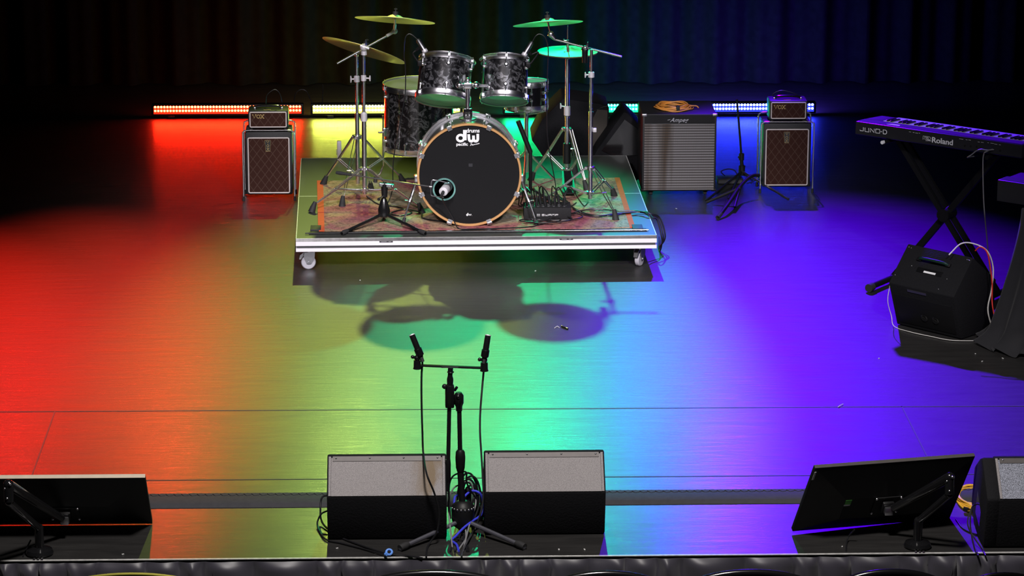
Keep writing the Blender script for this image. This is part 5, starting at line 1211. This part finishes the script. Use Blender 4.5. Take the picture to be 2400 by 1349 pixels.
# bundle of cables round the hub
def hubcable(name, pts, r, m, label, grp=None):
    P = [aty(px, py, My+.03+dy) for px, py, dy in pts]; P = [V((p.x, p.y, max(p.z, r+.001))) for p in P]
    tag(MB().tube(smooth_pts(P, 7), r, 8).build(name, m, None), label, 'cable', grp)
hubcable('audio_cable', [(1086, 1165, .03), (1105, 1150, .05), (1125, 1156, .04), (1133, 1180, .03), (1128, 1205, .0), (1105, 1222, -.06), (1085, 1238, -.1), (1066, 1258, -.14), (1058, 1270, -.17), (1070, 1284, -.22), (1075, 1300, -.3)], .0052, 'bluecable', 'bright blue cable looping around the base of the twin microphone stand')
hubcable('audio_cable', [(1064, 1183, .0), (1066, 1165, .02), (1074, 1158, .03)], .0048, 'bluecable', 'short blue cable end left of the stand pole')
for k, pts in enumerate([
    [(1060, 1290, -.25), (1052, 1200, .0), (1052, 1170, .03), (1062, 1145, .04), (1075, 1136, .05), (1100, 1128, .05), (1110, 1150, .05), (1115, 1180, .04), (1100, 1230, -.08), (1085, 1300, -.3)],
    [(1056, 1215, -.03), (1052, 1150, .02), (1058, 1120, .03), (1075, 1108, .02), (1092, 1106, .02), (1094, 1130, .03), (1104, 1150, .04), (1122, 1180, .05), (1110, 1220, .0)],
    [(1130, 1154, .08), (1112, 1165, .05), (1102, 1190, .03), (1090, 1205, .0)],
    [(1085, 1232, -.06), (1075, 1262, -.15), (1062, 1280, -.2), (1055, 1302, -.3)],
    [(1090, 1232, -.06), (1092, 1260, -.15), (1080, 1285, -.24), (1072, 1302, -.3)],
    [(1096, 1232, -.06), (1086, 1262, -.15), (1092, 1280, -.22), (1095, 1302, -.3)],
    [(1060, 1262, -.14), (1072, 1262, -.16), (1090, 1268, -.18), (1098, 1290, -.26), (1099, 1302, -.3)],
    [(1112, 1235, -.05), (1100, 1262, -.14), (1080, 1280, -.22), (1066, 1302, -.3)]]):
    hubcable('audio_cable', pts, .0034+.0005*(k % 3), 'cable' if k % 4 else 'greycable', 'dark cable in the tangle at the foot of the twin microphone stand', 'tangled cables at the twin stand base')
t = thing('cable_bundle', 'dark hanging bundle of cable and plugs just behind the twin stand pole', 'cable', (ms.x+.05, My+.1, 0))
c = aty(1100, 1170, My+.12)
b = MB()
for k in range(6):
    zc = c.z; rx, rz = .025+.004*k, .07+.012*k
    b.tube(smooth_pts([V((c.x+.01*math.sin(k*2)+rx*math.cos(a*PI/8), My+.12+.006*k, max(.006, zc-.02+rz*math.sin(a*PI/8)))) for a in range(16)], 3, True), .0046, 6, closed=True)
b.build('coil', 'cable', t)
part('adapter', 'black', t, lambda b: (b.tube([aty(1094, 1190, My+.1), aty(1096, 1150, My+.1), aty(1096, 1140, My+.1)], [.018, .016, .006], 12), b.box((c.x+.03, My+.14, .035), (.06, .05, .07), bev=.01)))
# left wedge cable and blue tie
cable('speaker_cable', [fl(770, 1160, .10), fl(755, 1165, .09), fl(751, 1190, .05), fl(756, 1225, .012), fl(790, 1254, .006), fl(840, 1275, .006), fl(905, 1296, .006), fl(950, 1301, .006), fl(990, 1307, .006)], .0042, 'cable', 'black cable curving from the left wedge across the stage front edge')
cable('speaker_cable', [fl(768, 1196, .06), fl(752, 1205, .05), fl(744, 1230, .01), fl(762, 1262, .006), fl(800, 1272, .006), fl(850, 1285, .006), fl(905, 1300, .010)], .0036, 'cable', 'second thinner cable looping beside the left wedge')
g = fl(912, 1298, .01)
t = thing('cable_tie', 'light blue cable tie around cables at the stage edge', 'cable tie', (g.x, g.y, 0))
part('strap', 'bluetie', t, lambda b: (b.tube(smooth_pts([g+V((.012*math.cos(a), .004+.010*math.sin(a), .008+.008*math.sin(a))) for a in (0, 1.05, 2.1, 3.14, 4.2, 5.2)], 4, True), .0048, 10, closed=True), b.tube(smooth_pts([g+V((-.010, -.002, .006)), g+V((-.016, -.012, .004)), g+V((-.010, -.020, .006))], 4), .006, 10)))
# debris
g = fl(1318, 766, 0)
t = thing('pen', 'small black pen lying on the stage floor in front of the platform', 'pen', (g.x, g.y, 0))
part('barrel', 'black_gloss', t, lambda b: b.tube([fl(1316, 764, .005), fl(1331, 770, .005)], .0045, 10)); part('clip', 'steel', t, lambda b: b.tube([fl(1317, 763, .009), fl(1326, 766, .010)], .0012, 6))
tag(MB().tube(smooth_pts([fl(1300, 768, .003), fl(1306, 764, .004), fl(1311, 767, .003)], 4), .0018, 6).build('tape_scrap', 'debris', None), 'tiny pale curled scrap on the floor beside the black pen', 'scrap')
tag(MB().tube(smooth_pts([fl(1964, 953, .004), fl(1970, 949, .006), fl(1976, 946, .004)], 4), .0018, 6).build('tape_scrap', 'debris', None), 'tiny scrap on the front floor seam at right', 'scrap')
for k, (px, py) in enumerate([(844, 657), (1255, 635), (1585, 489), (2286, 829), (2302, 847), (2350, 840), (2060, 840), (790, 1285), (1370, 1288), (880, 1295), (288, 1299), (1310, 1252 + 36), (1974, 1281)]):
    g = fl(px, py, 0); b = MB(); b.box(g+V((0, 0, .0022)), (.006+.004*(k % 3), .006, .003), Matrix.Rotation(k, 3, 'Z'), bev=.0006)
    tag(b.build('litter_speck', 'debris', None), 'tiny pale speck of litter on the stage floor', 'litter', 'specks of litter on the stage floor')

# ------------------------------------------------------------------ front row of round backed seats below the stage
def seat(px, py, w_px, m, label, thick=.03, rim_m='black_gloss', Y_=-5.9):
    c = aty(px, py, Y_); W_ = w_px/(F_PX/(Y_+17.9)); c.z -= thick/2
    t = thing('auditorium_seat', label, 'seat', (c.x, Y_, -1.27), 0, 'round backed seats in the front row')
    n = 24
    def outline(s, zt): return [V((c.x+W_/2*s*math.cos(PI*i/n), Y_, zt-.10+.10*math.sin(PI*i/n)*1.0)) for i in range(n+1)]
    rim = outline(1, c.z)
    part('rim', rim_m, t, lambda b: b.tube([V((rim[0].x, Y_, -.92))]+rim+[V((rim[-1].x, Y_, -.92))], thick/2, 12))
    ins = outline(.97, c.z-.004)
    part('back_cushion', m, t, lambda b: b.prism([p+V((0, -.012, 0)) for p in ins]+[V((ins[-1].x, Y_-.012, -.9)), V((ins[0].x, Y_-.012, -.9))], (0, .03, 0)))
    part('seat_base', 'black', t, lambda b: b.box((c.x, Y_-.22, -.84), (W_*.95, .44, .08), bev=.02))
    part('pedestal', 'black', t, lambda b: b.box((c.x, Y_-.2, -1.07), (.12, .3, .40), bev=.01))
for (px, py, w_, m, lab, th_, rm) in [(305, 1341, 400, 'black', 'dark round backed seat with thin yellow rim below the stage skirt, far left', .012, 'seat_yellow'),
        (1015, 1334, 380, 'seat_yellow', 'yellow round backed seat with thick black rim below the stage skirt', .034, 'black_gloss'),
        (1420, 1336, 300, 'black', 'plain black round backed seat below the stage skirt, right of the centre floor monitors', .03, 'black_gloss'),
        (1760, 1333, 330, 'black', 'plain black round backed seat below the stage skirt, left of the right screen', .03, 'black_gloss'),
        (2090, 1332, 280, 'black', 'plain black round backed seat below the stage skirt, under the right screen', .03, 'black_gloss'),
        (2355, 1340, 220, 'seat_red', 'orange red seat back at the bottom right corner', .02, 'black_gloss')]:
    seat(px, py, w_, m, lab, th_, rm)
